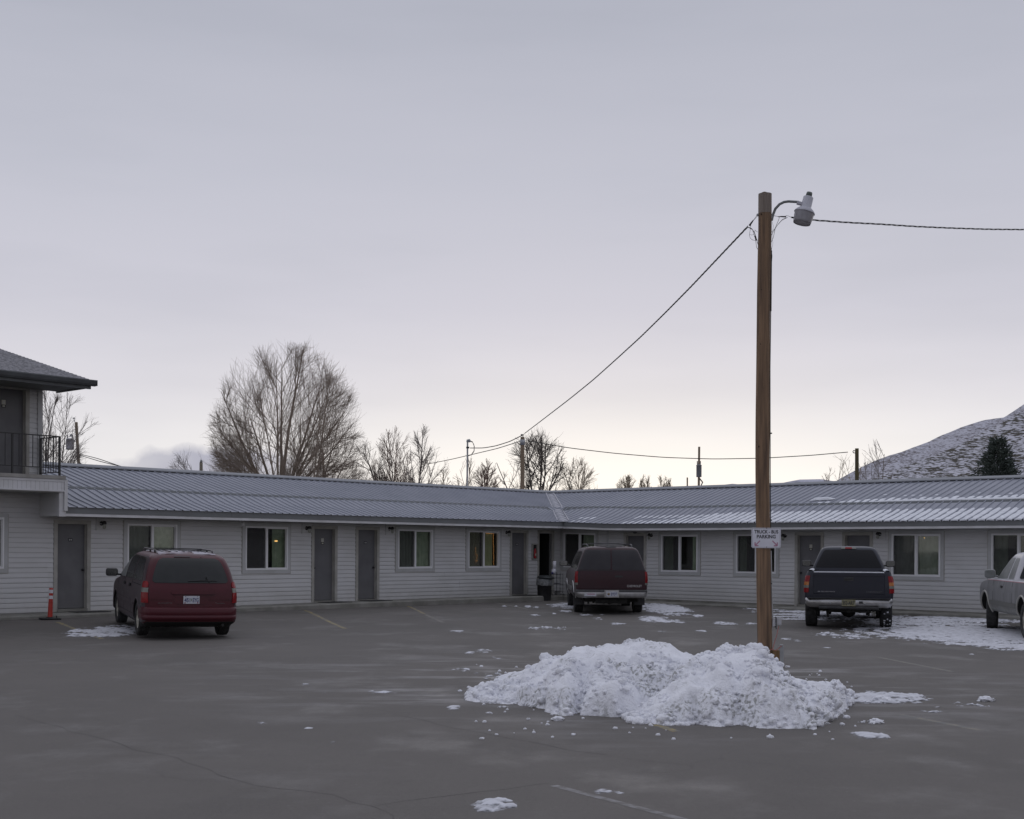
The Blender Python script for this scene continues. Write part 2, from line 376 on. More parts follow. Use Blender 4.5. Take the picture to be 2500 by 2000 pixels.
# land behind the motel
mb = MB(); mb.grid([[V((x, y, .02+.4*NZ.noise(V((x*.02, y*.02, 3))))) for x in (-400, -100, -40, 0, 40, 100, 400)] for y in (62, 90, 140, 300, 500)])
struct(mb.build('field', M_dirt, origin=(0, 60, 0)))
def ribbon(pts, w, m, name, lift=.0012, wob=0, step=.35):
    """a strip laid on the ground through ground points"""
    P = []
    for a, b in zip(pts[:-1], pts[1:]):
        n = max(1, int((b-a).length/step))
        for i in range(n): P.append(a.lerp(b, i/n))
    P.append(pts[-1]); rows = []
    for i, p in enumerate(P):
        d = P[min(i+1, len(P)-1)]-P[max(0, i-1)]; d.z = 0; d.normalize(); n = V((-d.y, d.x, 0))
        j = n*wob*NZ.noise(p*2.1)*2; ww = w*(1+(.9*NZ.noise(p*3.3) if wob else 0))
        if wob and i in (0, len(P)-1): ww *= .2
        row = []
        for q in (p+j-n*ww/2, p+j+n*ww/2): row.append(V((q.x, q.y, gz(q.x, q.y)+lift)))
        rows.append(row)
    mb = MB(); mb.grid(rows); return mb.build(name, m)
for i, (a, b, mm, wd) in enumerate([((140, 1519), (250, 1560), M_yel, .10), ((745, 1490), (843, 1535), M_yel, .10), ((996, 1480), (1036, 1499), M_yel, .09), ((1040, 1501), (1082, 1520), M_yel2, .09),
        ((1197, 1470), (1290, 1488), M_yel2, .09), ((1592, 1767), (1652, 1786), M_yel, .10), ((2192, 1744), (2394, 1783), M_yel2, .10), ((2146, 1605), (2325, 1640), M_yel2, .09),
        ((1352, 1918), (1680, 2004), M_wline, .075)]):
    struct(ribbon([gpx(*a), gpx(*b)], wd, mm, 'parking_line'))
crk = [[(35, 1746), (90, 1760), (162, 1784), (244, 1804), (300, 1818), (348, 1833), (435, 1851), (493, 1874), (557, 1900), (621, 1919), (725, 1929), (812, 1941), (858, 1957), (911, 1967), (951, 1993), (980, 2030)],
       [(911, 1967), (928, 1964), (986, 1955), (1085, 1944), (1160, 1932), (1247, 1925), (1340, 1912)],
       [(960, 1742), (1030, 1757), (1102, 1778), (1195, 1793), (1290, 1812), (1395, 1833), (1500, 1846)],
       [(1576, 1512), (1612, 1533), (1618, 1540), (1604, 1561), (1606, 1566), (1620, 1572), (1619, 1591)]]
for c in crk: struct(ribbon([gpx(*q) for q in c], .011, M_crack, 'pavement_crack', .001, .03, .10))

M_thin = mat('thin_snow', (.66, .67, .72), .8, col2=(.42, .42, .45), ns=7, nr=(.45, .75), spec=.3)
def thin_nodes():
    t = M_thin.node_tree; p = t.nodes['Principled BSDF']; a = t.nodes.new('ShaderNodeAttribute'); a.attribute_name = 'thick'; n = t.nodes.new('ShaderNodeTexNoise'); n.inputs['Scale'].default_value = 22; n.inputs['Detail'].default_value = 5
    c = t.nodes.new('ShaderNodeTexCoord'); q = t.nodes.new('ShaderNodeMapping'); q.inputs['Scale'].default_value = (.7, .6, 1); t.links.new(c.outputs['Object'], q.inputs[0]); t.links.new(q.outputs[0], n.inputs[0])
    m = t.nodes.new('ShaderNodeMath'); m.operation = 'MULTIPLY_ADD'; m.inputs[1].default_value = .9; t.links.new(n.outputs[0], m.inputs[0]); t.links.new(a.outputs['Fac'], m.inputs[2])
    r = t.nodes.new('ShaderNodeMapRange'); r.inputs[1].default_value = .42; r.inputs[2].default_value = .72; t.links.new(m.outputs[0], r.inputs[0]); t.links.new(r.outputs[0], p.inputs['Alpha'])
thin_nodes()
# thin snow on the lot: a height sheet that dips below the paving where there is none
THK = []
def snow_sheet(mb, cx, cy, rx, ry, thr=.0, hgt=.018, cell=.045, fx=1.6, fy=4.0, seed=0, ang=0, soft=.9):
    c = gpx(cx, cy); k = c.y/FOC; wx = rx*k; far = gpx(cx, cy-ry); nearp = gpx(cx, cy+ry); y0, y1 = nearp.y, far.y; wy = (y1-y0)/2; ym = (y0+y1)/2
    nx = int(2*wx*1.15/cell)+2; ny = int(2*wy*1.15/cell)+2
    if nx*ny > 150000:
        q = sqrt(nx*ny/150000); cell *= q; nx = int(nx/q); ny = int(ny/q)
    H = {}; ca, sa = cos(ang), sin(ang)
    for j in range(ny+1):
        for i in range(nx+1):
            X = c.x-wx*1.15+i*cell; Y = ym-wy*1.15+j*cell
            u, v = (X-c.x)/wx, (Y-ym)/max(wy, .05); d = sqrt(u*u+v*v)
            Xr, Yr = X*ca+Y*sa, -X*sa+Y*ca
            ax, ay = Xr*1.0, Yr*1.0; wx_ = .25*NZ.noise(V((X*2, Y*2, 4)))
            n = .55*NZ.noise(V((ax*fx*.7+wx_, ay*fy*.35, seed*7.3)))+.75*NZ.noise(V((ax*3.2+wx_, ay*2.6, seed)))+.75*NZ.noise(V((ax*8, ay*6.5, seed+3)))+.55*NZ.noise(V((ax*19, ay*15, seed+5)))
            if rx > 90: n += .75*NZ.noise(V((ax*.35+wx_, ay*3.0+.5*sin(ax*.6), seed)))-.25
            for R_ in (2.3, 2.62, 3.15, 3.5):
                n -= .9*exp(-((sqrt((X-10.7)**2+(Y-29)**2)-R_-.15*NZ.noise(V((X, Y, 2))))/.09)**2)
            h = (.62*(1-d**1.5)+n*.95-thr*.9-.22-4*max(0, d-1))
            H[i, j] = (X, Y, h)
    idx = {}; fs = []; vs = []
    def vi(i, j):
        if (i, j) not in idx:
            X, Y, h = H[i, j]; idx[i, j] = len(vs)
            lump = .4*NZ.noise(V((X*9, Y*9, 5)))
            z = gz(X, Y)+max(-.02, min(1.0+lump, h*(2.2 if h > 0 else 1.5)))*hgt
            vs.append(V((X, Y, z))); THK.append(max(0, h))
        return idx[i, j]
    for j in range(ny):
        for i in range(nx):
            if max(H[a, b][2] for a, b in ((i, j), (i+1, j), (i, j+1), (i+1, j+1))) > 0: fs.append((vi(i, j), vi(i+1, j), vi(i+1, j+1), vi(i, j+1)))
    mb.add(vs, fs, 0, True)
mb = MB()
pt = [(262, 1542, 84, 16, -.2, 1.6, 5), (1378, 1479, 42, 7, 0, 1.6, 4), (1378, 1492, 18, 4, -.1, 3, 5), (1289, 1481, 8, 3, -.3, 3, 5), (1310, 1483, 9, 2.5, -.2, 3, 5), (1231, 1480, 9, 2, -.2, 3, 5), (1303, 1502, 17, 3, -.1, 3, 6),
      (1352, 1498, 4, 2, -.4, 3, 5), (1430, 1500, 18, 4, -.2, 3, 5), (1456, 1510, 16, 4, -.1, 3, 5), (1470, 1500, 8, 2, 0, 3, 5), (1625, 1488, 58, 14, -.3, 1.2, 4), (1600, 1512, 42, 9, -.3, 2, 5), (1657, 1518, 17, 4, -.3, 3, 5),
      (1706, 1504, 14, 5, -.1, 3, 5), (1772, 1522, 34, 3.5, -.35, 1, 5), (1838, 1523, 26, 3.5, -.05, 2, 5), (1510, 1523, 22, 4, .1, 3, 6), (1712, 1541, 14, 2, -.1, 2, 5), (1612, 1542, 15, 2, -.2, 2, 5), (1608, 1573, 15, 3, -.3, 2, 5),
      (1145, 1594, 13, 3.5, -.2, 3, 5), (1182, 1590, 24, 4, -.25, 3, 5), (1211, 1607, 20, 4, .0, 2, 5), (748, 1671, 13, 2.5, -.1, 3, 5), (934, 1690, 40, 4.5, .05, 2, 5), (794, 1691, 12, 2.5, .1, 3, 5), (638, 1766, 24, 4, .0, 2, 5),
      (754, 1778, 10, 3, -.1, 3, 5), (836, 1808, 30, 6, .05, 2, 5), (815, 1813, 9, 3, -.2, 3, 5), (1489, 1934, 36, 7, -.15, 2, 4), (1206, 1966, 52, 18, .1, 2, 4), (1107, 1728, 18, 5, -.3, 3, 5), (2124, 1796, 44, 9, -.45, 1.5, 3),
      (2010, 1503, 150, 22, -.15, .8, 4), (2080, 1551, 95, 9, -.1, 1, 5), (2360, 1513, 200, 9, -.4, .8, 3), (2215, 1544, 160, 20, -.2, .7, 4), (2380, 1548, 230, 34, -.75, .6, 3), (2470, 1580, 90, 14, -.2, .8, 4), (1935, 1562, 25, 4, -.1, 1.5, 5),
      (2020, 1582, 14, 2, -.1, 2, 5), (2370, 1597, 10, 2, -.3, 2, 5), (2122, 1701, 128, 15, -.75, 1.2, 3), (2330, 1722, 130, 9, .12, .8, 4), (2240, 1737, 120, 6, .12, .8, 5), (1220, 1650, 110, 12, .42, .7, 4), (1150, 1635, 60, 8, .45, .7, 4),
      (975, 1475, 10, 2, .1, 3, 6), (1120, 1542, 22, 3, .15, 2, 6), (1330, 1535, 60, 5, .4, .8, 6), (2440, 1512, 60, 6, -.3, .8, 4)]
for i, (cx, cy, rx, ry, thr, fx, fy) in enumerate(pt):
    if rx < 45: thr += .10; rx *= .93
    if rx < 20: thr += .12
    snow_sheet(mb, cx, cy, rx, ry, thr, .012+.012*(rx > 40), .028 if cy > 1600 else .04, fx, fy, i)
tso = mb.build('thin_snow', M_thin, origin=(0, 20, 0)); at_ = tso.data.attributes.new('thick', 'FLOAT', 'POINT'); at_.data.foreach_set('value', THK)
struct(tso, 'stuff')['label'] = 'thin crusty snow left in patches and streaks on the asphalt'

# ---------------------------------------------------------------- walkway
mb = MB()
for wg, a0, a1 in (('L', -26, -.0), ('R', 0, 19)):
    n = 40; rows = []
    zt = lambda a: (.235+.045*sstep(-19, -6, a)) if wg == 'L' else .28-.055*sstep(0, 3, a)
    for i in range(n+1):
        a = a0+(a1-a0)*i/n; so = .95+.02*NZ.noise(V((a, 0, 0)))
        ae = a
        if wg == 'L' and i == n: ae = a-so*.0
        row = []
        for s_, z_, in ((-.05, 0), (so-.03, 0), (so, -.03), (so, -.6)):
            aa = min(a, -s_) if wg == 'L' else max(a, s_)
            p = W(wg, aa, s_, 1.0, False); p.z = zt(a)+z_ + (-.06 if wg == 'R' else 0)*sstep(.0, 3.5, a); row.append(p)
        rows.append(row)
    mb.grid(rows, smooth=False)
struct(mb.build('concrete_walkway', M_conc, origin=(CX, CY, 0)))
# ---------------------------------------------------------------- motel, two wings meeting at a right angle
motel = thing('motel_building', 'long single storey L-shaped motel with pale vinyl siding under a grey ribbed steel roof', 'motel', (CX, CY, 0))
DW = {'L': [(-18.56, -17.77, 'knobR'), (-10.78, -10.01, 'plate2L'), (-9.15, -8.40, 'knobR'), (-2.50, -1.77, 'faint')], 'R': [(2.82, 3.56, 'none'), (9.16, 9.94, 'plate2'), (10.70, 11.48, 'none')]}
WW = {'L': [(-16.69, -15.26, 'curt'), (-13.13, -11.71, 'open'), (-7.57, -6.14, 'dim'), (-4.55, -3.11, 'fairy')], 'R': [(.17, 1.55, 'dark'), (4.25, 5.64, 'half'), (7.05, 8.44, 'half2'), (12.14, 13.56, 'pale'), (14.97, 16.40, 'half')]}
DZ = (.31, 2.345); WZ = (1.195, 2.375); PASS = (-1.13, -.46)
A0 = {'L': -26.0, 'R': 0.0}; A1 = {'L': 0.0, 'R': 18.5}
WIN0 = (-21.6, -19.88, 1.24, 2.50)
def siding(wg, a0, a1, z0, z1, opens, mb, sfun=W, ch=.1165, s0=0.0):
    z = z0
    while z < z1-.01:
        zt = min(z+ch, z1); iv = [(a0, a1)]
        for (p, q, r0, r1) in opens:
            if zt > r0+.03 and z < r1-.03:
                nv = []
                for (c, d) in iv:
                    if q <= c or p >= d: nv.append((c, d)); continue
                    if p > c: nv.append((c, p))
                    if q < d: nv.append((q, d))
                iv = nv
        for c, d in iv:
            cuts = [c]; jr = random.Random(int(z*1000)+int(c*7))          # board ends overlap at random joints
            while d-cuts[-1] > 4.2: cuts.append(cuts[-1]+jr.uniform(2.6, 3.8))
            cuts.append(d)
            pr = [(s0+.015, z+.003), (s0+.019, z+.008), (s0+.017, z+.04), (s0+.004, zt)]
            for q_, (x0_, x1_) in enumerate(zip(cuts[:-1], cuts[1:])):
                e_ = .0028*(q_ % 2); dz_ = jr.uniform(-.0015, .0015)
                rows = [[sfun(wg, x, s_+(e_ if s_ > s0+.002 else 0), z_+dz_) for s_, z_ in [(s0-.006, z-.003)]+pr] for x in (x0_-(.02 if e_ else 0), x1_+(.02 if e_ else 0))]
                mb.grid(rows, smooth=False)
                if e_: mb.add([rows[-1][k_] for k_ in (1, 2, 3, 4)]+[sfun(wg, x1_+.02, s0+.002, z), sfun(wg, x1_+.02, s0+.002, zt)], [(4, 0, 1, 2, 3, 5)]); mb.add([rows[0][k_] for k_ in (1, 2, 3, 4)]+[sfun(wg, x0_-.02, s0+.002, z), sfun(wg, x0_-.02, s0+.002, zt)], [(4, 0, 1, 2, 3, 5)])
        z = zt
op = {'L': [(a, b, DZ[0]-.1, DZ[1]) for a, b, _ in DW['L']]+[(a, b, *WZ) for a, b, _ in WW['L']]+[(PASS[0], PASS[1], .1, 2.36), WIN0],
      'R': [(a, b, DZ[0]-.1, DZ[1]) for a, b, _ in DW['R']]+[(a, b, *WZ) for a, b, _ in WW['R']]}
mb = MB()
siding('L', -18.8, 0, .245, 2.53, op['L'], mb); siding('R', 0, 18.5, .245, 2.53, op['R'], mb)
# unseen solid core added to block light, closing the ends
mb.wbox('L', -18.9, 6, -7.2, -1.45, .0, 2.6); mb.wbox('R', -1.4, 18.5, -7.2, -1.45, 0, 2.6)
for wg in 'LR':   # wall thickness between the openings
    o_ = sorted(op[wg]); a = -18.8 if wg == 'L' else -.1; e = -.1 if wg == 'L' else 18.5
    for p, q, r0, r1 in o_:
        if q < a: continue
        if p > a: mb.wbox(wg, a, p, -.12, -.004, .05, 2.6)
        mb.wbox(wg, p, q, -.12, -.004, r1, 2.6)
        if r0 > .5: mb.wbox(wg, p, q, -.12, -.004, .05, r0)
        a = q
    mb.wbox(wg, a, e, -.12, -.004, .05, 2.6)
mb.build('wall', M_vinyl, motel, world=True)
mb = MB(); mb.wbox('L', -18.9, -.0, -.0, .024, .12, .25); mb.wbox('R', .0, 18.5, 0, .024, .1, .25); mb.build('foundation', M_conc, motel, world=True)
for q in (('L', -.03, .03, .0, .040, .25, 2.53), ('R', 2.02, 2.10, 0, .022, .25, 2.53)): MB().wbox(*q).build('corner_post', M_trim, motel, world=True)
# soffit and fascia
mb = MB()
mb.add([W('L', -18.85, 0, 2.535), W('L', 0, 0, 2.535), W('L', -.74, .74, 2.535), W('L', -18.85, .74, 2.535)], [(0, 1, 2, 3)])
mb.add([W('R', 0, 0, 2.535), W('R', 3.5, 0, 2.535), W('R', 18.6, 0, 2.535), W('R', 18.6, .74, 2.535), W('R', 3.5, .74, 2.535), W('R', .74, .74, 2.535)], [(0, 1, 4, 5), (1, 2, 3, 4)])
mb.build('soffit', M_soff, motel, world=True)
def run(wg, a0, a1, prof, mb, m=0, mitre=0):
    """extrude a (s,z) profile along a wing; mitre=1 joins the other wing in the inner corner"""
    n = max(2, int((a1-a0)/1.2)); rows = []
    for i in range(n+1):
        a = a0+(a1-a0)*i/n; row = []
        for s_, z_ in prof:
            aa = a
            if mitre and wg == 'L' and i == n: aa = -s_
            if mitre and wg == 'R' and i == 0: aa = s_
            row.append(W(wg, aa, s_, z_+(.006*NZ.noise(V((a*.7, 1, 0))))))
        rows.append(row)
    mb.grid(rows, m, smooth=False)
mb = MB()
for wg, a0, a1 in (('L', -18.84, 0), ('R', 0, 18.6)):
    run(wg, a0, a1, [(.70, 2.573), (.752, 2.573), (.752, 2.722), (.70, 2.722)], mb, 0, 1)
    run(wg, a0, a1, [(.70, 2.53), (.735, 2.505), (.745, 2.505), (.745, 2.571), (.70, 2.571)], mb, 1, 1)
for wg, a in (('L', -14.1), ('L', -7.4), ('R', 3.4), ('R', 9.9)): mb.wbox(wg, a, a+.008, .752, .7545, 2.573, 2.722, 2)
fas = mb.build('fascia', [M_fasc, M_white, M_gutter], motel, world=True)
# ribbed roof
M_ridge = mat('ridge_steel', (.24, .25, .275), .5, col2=(.21, .22, .24), ns=2)
ZR = lambda s: 2.722+(.77-s)*.262
SB, ST, SF, LIFT = .79, -3.7, -.98, .072
def lift(wg, a, s):
    if s > SF+.001: return 0
    return LIFT
RIB = .24
def rib_prof(a0, a1):
    out = []; k = math.ceil(a0/RIB)
    out.append((a0, 0)); 
    while k*RIB < a1:
        c = k*RIB
        for d, h in ((-.020, 0), (-.010, .026), (.010, .026), (.020, 0)):
            if a0 < c+d < a1: out.append((c+d, h))
        k += 1
    out.append((a1, 0)); return out
mb = MB()
for wg, a0, a1 in (('L', -18.84, 3.7), ('R', -3.7, 18.7)):
    prev = None
    for a, h in rib_prof(a0, a1):
        sb = min(SB, -a if wg == 'L' else a); sb = max(sb, ST+.001)
        ss = []
        if sb > SF: ss += [sb, sb+(SF-sb)*.5, SF+.001, SF-.001]
        else: ss += [sb, sb, sb, sb]
        ss += [ST]
        col = [W(wg, a, s_, ZR(s_)+h+lift(wg, a, s_)) for s_ in ss]
        if prev: mb.add(prev+col, [(i, i+1, i+6, i+5) for i in range(4)], 0)
        prev = col
    # far slope
    bl = [W(wg, a0, ST, ZR(ST)), W(wg, a1, ST, ZR(ST)), W(wg, a1 if wg == 'R' else 11.5, -8, ZR(ST)-1.3), W(wg, a0 if wg == 'L' else -8, -8, ZR(ST)-1.3)]
    mb.add(bl, [(0, 1, 2, 3)])
roof = mb.build('roof', M_roof, motel, world=True)
mb = MB()
RZ = ZR(ST)+LIFT
for wg, a0, a1 in (('L', -18.84, 3.7), ('R', -3.7, 18.7)):
    run(wg, a0, a1, [(ST+.19, RZ-.020), (ST+.185, RZ+.012), (ST-.02, RZ+.085), (ST-.22, RZ-.01)], mb, 0, 1)
for wg, a0, a1 in (('L', -18.84, 3.4), ('R', -3.4, 18.7)):
    run(wg, a0, a1, [(ST+.172, ZR(ST+.172)+LIFT+.001), (ST+.172, ZR(ST+.172)+LIFT+.036)], mb, 1)  # dark strip paints the shadow gap under the cap, over the foam closures
mb.build('ridge_cap', [M_ridge, M_dark], roof, world=True)
mb = MB()
for wg, a0, a1 in (('L', -18.84, .46), ('R', -.62, 18.7)):
    z1 = ZR(SF)+LIFT+.027
    run(wg, a0, a1, [(SF-.06, z1+.018), (SF, z1), (SF+.15, z1-.100), (SF+.153, z1-.118), (SF+.0, z1-.07)], mb, 0)
for wg, a0, a1 in (('L', -18.84, .44), ('R', -.60, 18.7)):
    run(wg, a0, a1, [(SF+.142, ZR(SF+.142)+.001), (SF+.142, ZR(SF+.142)+.036)], mb, 1)  # dark strip paints the shadow gap behind the lip, over the foam
mb.build('step_flashing', [M_flash, M_dark], roof, world=True)
mb = MB(); rows = []
for i in range(13):
    k = -.80+(3.75+.80)*i/12; z = ZR(-k)+.012+(LIFT if k > .98 else 0); wv = .16+.05*(1-i/12)
    c = W('L', k, -k, z, False); dz = .085*(1 if z < 2.9 else max(0, 1-(z-2.9)/1.1))*0
    side = V((1, 0, 0)); rows.append([c+side*x_+V((0, 0, z_-dz)) for x_, z_ in ((-wv-.02, .0), (-wv, .055), (-wv+.03, .06), (-wv+.035, .02), (0, .005), (wv-.045, .02), (wv-.04, .05), (wv, .045), (wv+.02, .0))])
mb.grid(rows, smooth=False)
mb.build('valley_flashing', mat('valley_steel', (.42, .42, .46), .4, col2=(.33, .33, .37), ns=3), roof, world=True)
# doors
def door(wg, a0, a1, style, z0=DZ[0], z1=DZ[1], par=None, fn=W):
    par = par or motel; B = lambda mb, x0, x1, s0, s1, zz0, zz1, m=0: mb.box(x0, x1, s0, s1, zz0, zz1, m, lambda a, b, c: fn(wg, a, b, c))
    mb = MB(); B(mb, a0+.012, a1-.012, -.12, -.08, z0+.012, z1-.008); d = mb.build('door', M_door, par, world=True)
    mb = MB()
    B(mb, a0-.085, a0, -.0, .032, z0-.065, z1); B(mb, a1, a1+.085, -.0, .032, z0-.065, z1); B(mb, a0-.085, a1+.085, 0, .035, z1, z1+.085)
    B(mb, a0-.02, a0+.012, -.125, .028, z0, z1); B(mb, a1-.012, a1+.02, -.125, .028, z0, z1); B(mb, a0+.012, a1-.012, -.125, .026, z1-.008, z1+.02)
    B(mb, a0+.012, a0+.028, -.08, -.045, z0, z1-.008); B(mb, a1-.028, a1-.012, -.08, -.045, z0, z1-.008)
    mb.build('door_frame', M_beige, d, world=True)
    mb = MB(); B(mb, a0-.0, a1+.0, -.125, .05, z0-.065, z0); mb.build('threshold', M_conc, d, world=True)
    if style.startswith('knob') or style.startswith('plate2'):
        ka = a1-.075 if style == 'knobR' else a0+.075
        mb = MB(); c = fn(wg, ka, -.045, z0+.93); e = fn(wg, ka, -.08, z0+.93); mb.tube([e, e.lerp(c, .6)], .028, 12); mb.ball(c, .032, sub=2)
        mb.build('knob', M_black, d, world=True)
    ca = (a0+a1)/2+(.0 if style == 'knobR' else .0)
    if style in ('plate2', 'plate2L', 'plate2U'):
        mb = MB(); B(mb, ca-.045, ca+.045, -.08, -.074, z1-.375, z1-.27); B(mb, ca-.05, ca+.05, -.08, -.073, z1-.445, z1-.378, 1); B(mb, ca-.018, ca+.018, -.076, -.0725, z1-.345, z1-.30, 2); B(mb, ca-.03, ca+.03, -.074, -.071, z1-.43, z1-.395, 0)
        mb.build('number_plate', [M_pale, M_black, M_trim], d, world=True)
    elif style in ('knobR', 'faint'):
        mb = MB(); B(mb, ca-.055, ca+.055, -.08, -.074, z1-.42, z1-.345, 1)
        B(mb, ca-.035, ca-.008, -.076, -.072, z1-.40, z1-.365, 0); B(mb, ca+.008, ca+.035, -.076, -.072, z1-.40, z1-.365, 0)
        if style == 'faint': B(mb, ca-.04, ca+.04, -.08, -.075, z1-.33, z1-.25, 2)
        mb.build('number_plate', [M_trim, M_black, M_door], d, world=True)
    return d
for wg in 'LR':
    for a0, a1, st in DW[wg]: door(wg, a0, a1, st)
# windows
CURT = {'curt': [(.04, .97), (1.03, 1.97)], 'open': [(1.4, 1.97)], 'dim': [(.05, .97), (1.03, 1.97)], 'fairy': [(.05, .9), (1.03, 1.75)], 'dark': [(1.1, 1.9)], 'half': [(.05, .55), (1.6, 1.97)],
        'half2': [(.05, .45)], 'pale': [(.05, .95), (1.03, 1.97)], 'zero': [(1.0, 1.6)]}
def window(wg, a0, a1, z0, z1, style, par=None, toptrim=True):
    par = par or motel; mb = MB(); fr = .042
    for x0, x1, y0, y1 in ((a0, a0+fr, z0, z1), (a1-fr, a1, z0, z1), (a0+fr, a1-fr, z0, z0+fr), (a0+fr, a1-fr, z1-fr, z1)): mb.wbox(wg, x0, x1, -.05, .04, y0, y1)
    mid = (a0+a1)/2; mb.wbox(wg, mid-.032, mid+.032, -.045, .032, z0+fr, z1-fr)
    for x0, x1, y0, y1 in ((mid+.032, mid+.052, z0+fr, z1-fr), (a1-fr-.02, a1-fr, z0+fr, z1-fr), (mid+.052, a1-fr-.02, z0+fr, z0+fr+.02), (mid+.052, a1-fr-.02, z1-fr-.02, z1-fr)): mb.wbox(wg, x0, x1, -.03, .012, y0, y1)
    wd = mb.build('window', M_wframe, par, world=True)
    mb = MB(); t = .095
    for x0, x1, y0, y1 in ((a0-t, a0, z0-t, z1+.0), (a1, a1+t, z0-t, z1), (a0, a1, z0-t, z0), (a0-t, a1+t, z1, min(z1+t, 2.53) if toptrim else z1+t)): mb.wbox(wg, x0, x1, 0, .030, y0, y1)
    for x0, x1, y0, y1 in ((a0-t-.02, a0-t, z0-t-.02, z1+t*.8), (a1+t, a1+t+.02, z0-t-.02, z1+t*.8), (a0-t, a1+t, z0-t-.02, z0-t)): mb.wbox(wg, x0, x1, 0, .022, y0, y1, 1)
    mb.build('window_trim', [M_trim, M_beige], wd, world=True)
    mb = MB(); mb.wbox(wg, mid+.05, a1-fr-.015, -.014, -.008, z0+fr, z1-fr); mb.wbox(wg, a0+fr, mid-.032, -.034, -.028, z0+fr, z1-fr); mb.build('pane', M_glass, wd, world=True)
    mb = MB(); mb.wbox(wg, a0+fr+.012, mid-.04, -.006, -.004, z0+fr+.012, z1-fr-.012)
    for x0, x1, y0, y1 in ((a0+fr, a0+fr+.012, z0+fr, z1-fr), (mid-.04, mid-.032, z0+fr, z1-fr), (a0+fr, mid-.032, z0+fr, z0+fr+.012)): mb.wbox(wg, x0, x1, -.012, .004, y0, y1, 1)
    mb.build('insect_screen', [M_scr, M_trim], wd, world=True)
    mb = MB()
    # room behind
    x0, x1, s0, s1, y0, y1 = a0-.3, a1+.3, -1.4, -.125, z0-.9, z1+.1
    P = [W(wg, x, s, z) for z in (y0, y1) for s in (s0, s1) for x in (x0, x1)]
    mb.add(P, [(0, 1, 3, 2), (4, 5, 7, 6), (0, 1, 5, 4), (0, 2, 6, 4), (1, 3, 7, 5)])
    mb.build('room', M_room, wd, world=True)
    hw = (a1-a0)/2
    for u0, u1 in CURT[style]:
        mb = MB()
        b0, b1 = a0+u0*hw, a0+u1*hw; n = int((b1-b0)/.012)+2; rows = []
        for j in range(5):
            z = z0-.12+(z1-z0+.14)*j/4; row = []
            for i in range(n+1):
                a = b0+(b1-b0)*i/n; k = a*37+1.3*sin(a*11+len(style))+.5*j*.3
                row.append(W(wg, a, -.105+.016*sin(k)*(.8+.5*sin(a*7)), z))
            rows.append(row)
        mb.grid(rows)
        mc = {'pale': M_curt2, 'dim': M_curt, 'fairy': M_curt3}.get(style, M_curt)
        mb.build('curtain', mc, wd, world=True)
    return wd
M_unused = None
M_scr = glassmat('insect_mesh', (.74, .74, .75), .9)
M_curt2 = mat('pale_curtain', (.36, .36, .32), .85, col2=(.29, .30, .25), ns=4)
M_curt3 = mat('glowing_olive_curtain', (.36, .36, .24), .85, col2=(.30, .30, .19), ns=4, emit=((.30, .26, .12), .03))  # faint emission stands in for dim room light behind the curtain
wins = {}
for wg in 'LR':
    for i, (a0, a1, st) in enumerate(WW[wg]): wins[wg, i] = window(wg, a0, a1, *WZ, st)
mb = MB()   # lit things in the windows
mb.wbox('L', -12.06, -11.97, -.10, -.09, 1.97, 2.0); mb.build('lamp_glint', M_warm, wins['L', 1], world=True)
mb = MB(); P0 = [W('R', a, -.11, z) for a, z in ((13.02, 2.27), (13.16, 2.33), (13.18, 2.305), (13.04, 2.245))]; mb.add(P0, [(0, 1, 2, 3)]); mb.build('ceiling_lamp', M_warm, wins['R', 3], world=True)
rnd = random.Random(4)
def strand(pts, r, sp):
    P = []; Rr = []
    for a, b in zip(pts[:-1], pts[1:]):
        n_ = max(1, int(round((b-a).length/sp)))
        for i in range(n_):
            c = a.lerp(b, i/n_)+V((rnd.uniform(-.01, .01), 0, 0)); d = (b-a).normalized()
            for q, k_ in ((-.9, .15), (-.5, .8), (0, 1), (.5, .8), (.9, .15)): P.append(c+d*q*r); Rr.append(r*k_)
    mb = MB(); mb.tube(P, Rr, 6); return mb.build('string_light', M_bulb, wins['L', 3], world=True)
strand([W('L', -3.62, -.07, 2.31), W('L', -3.29, -.07, 2.29), W('L', -3.27, -.07, 1.24)], .0075, .05)
strand([W('L', a, -.065, z) for a, z in ((-4.12, 1.83), (-4.10, 1.62), (-4.03, 1.60), (-4.13, 1.42), (-4.02, 1.43), (-4.15, 1.38))], .010, .09)
# open passage in the corner
mb = MB(); a0, a1 = PASS
P = [W('L', x, s, z) for z in (.27, 2.36) for s in (-1.4, -.0) for x in (a0, a1)]
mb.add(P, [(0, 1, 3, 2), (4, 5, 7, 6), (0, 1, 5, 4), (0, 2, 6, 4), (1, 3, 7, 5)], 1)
mb.wbox('L', a0-.07, a0, 0, .032, .25, 2.36); mb.wbox('L', a1, a1+.10, 0, .032, .25, 2.36); mb.wbox('L', a0-.07, a1+.10, 0, .034, 2.36, 2.44)
mb.build('passage', [M_beige, M_dark], motel, world=True)
# conduit stubs by the lamps
for wg, a in (('L', -17.55), ('L', -11.22), ('L', -8.08), ('R', 3.72), ('R', 8.62), ('R', 11.95)): MB().wbox(wg, a, a+.02, .018, .03, 2.2, 2.53).build('conduit', M_trim, motel, world=True)

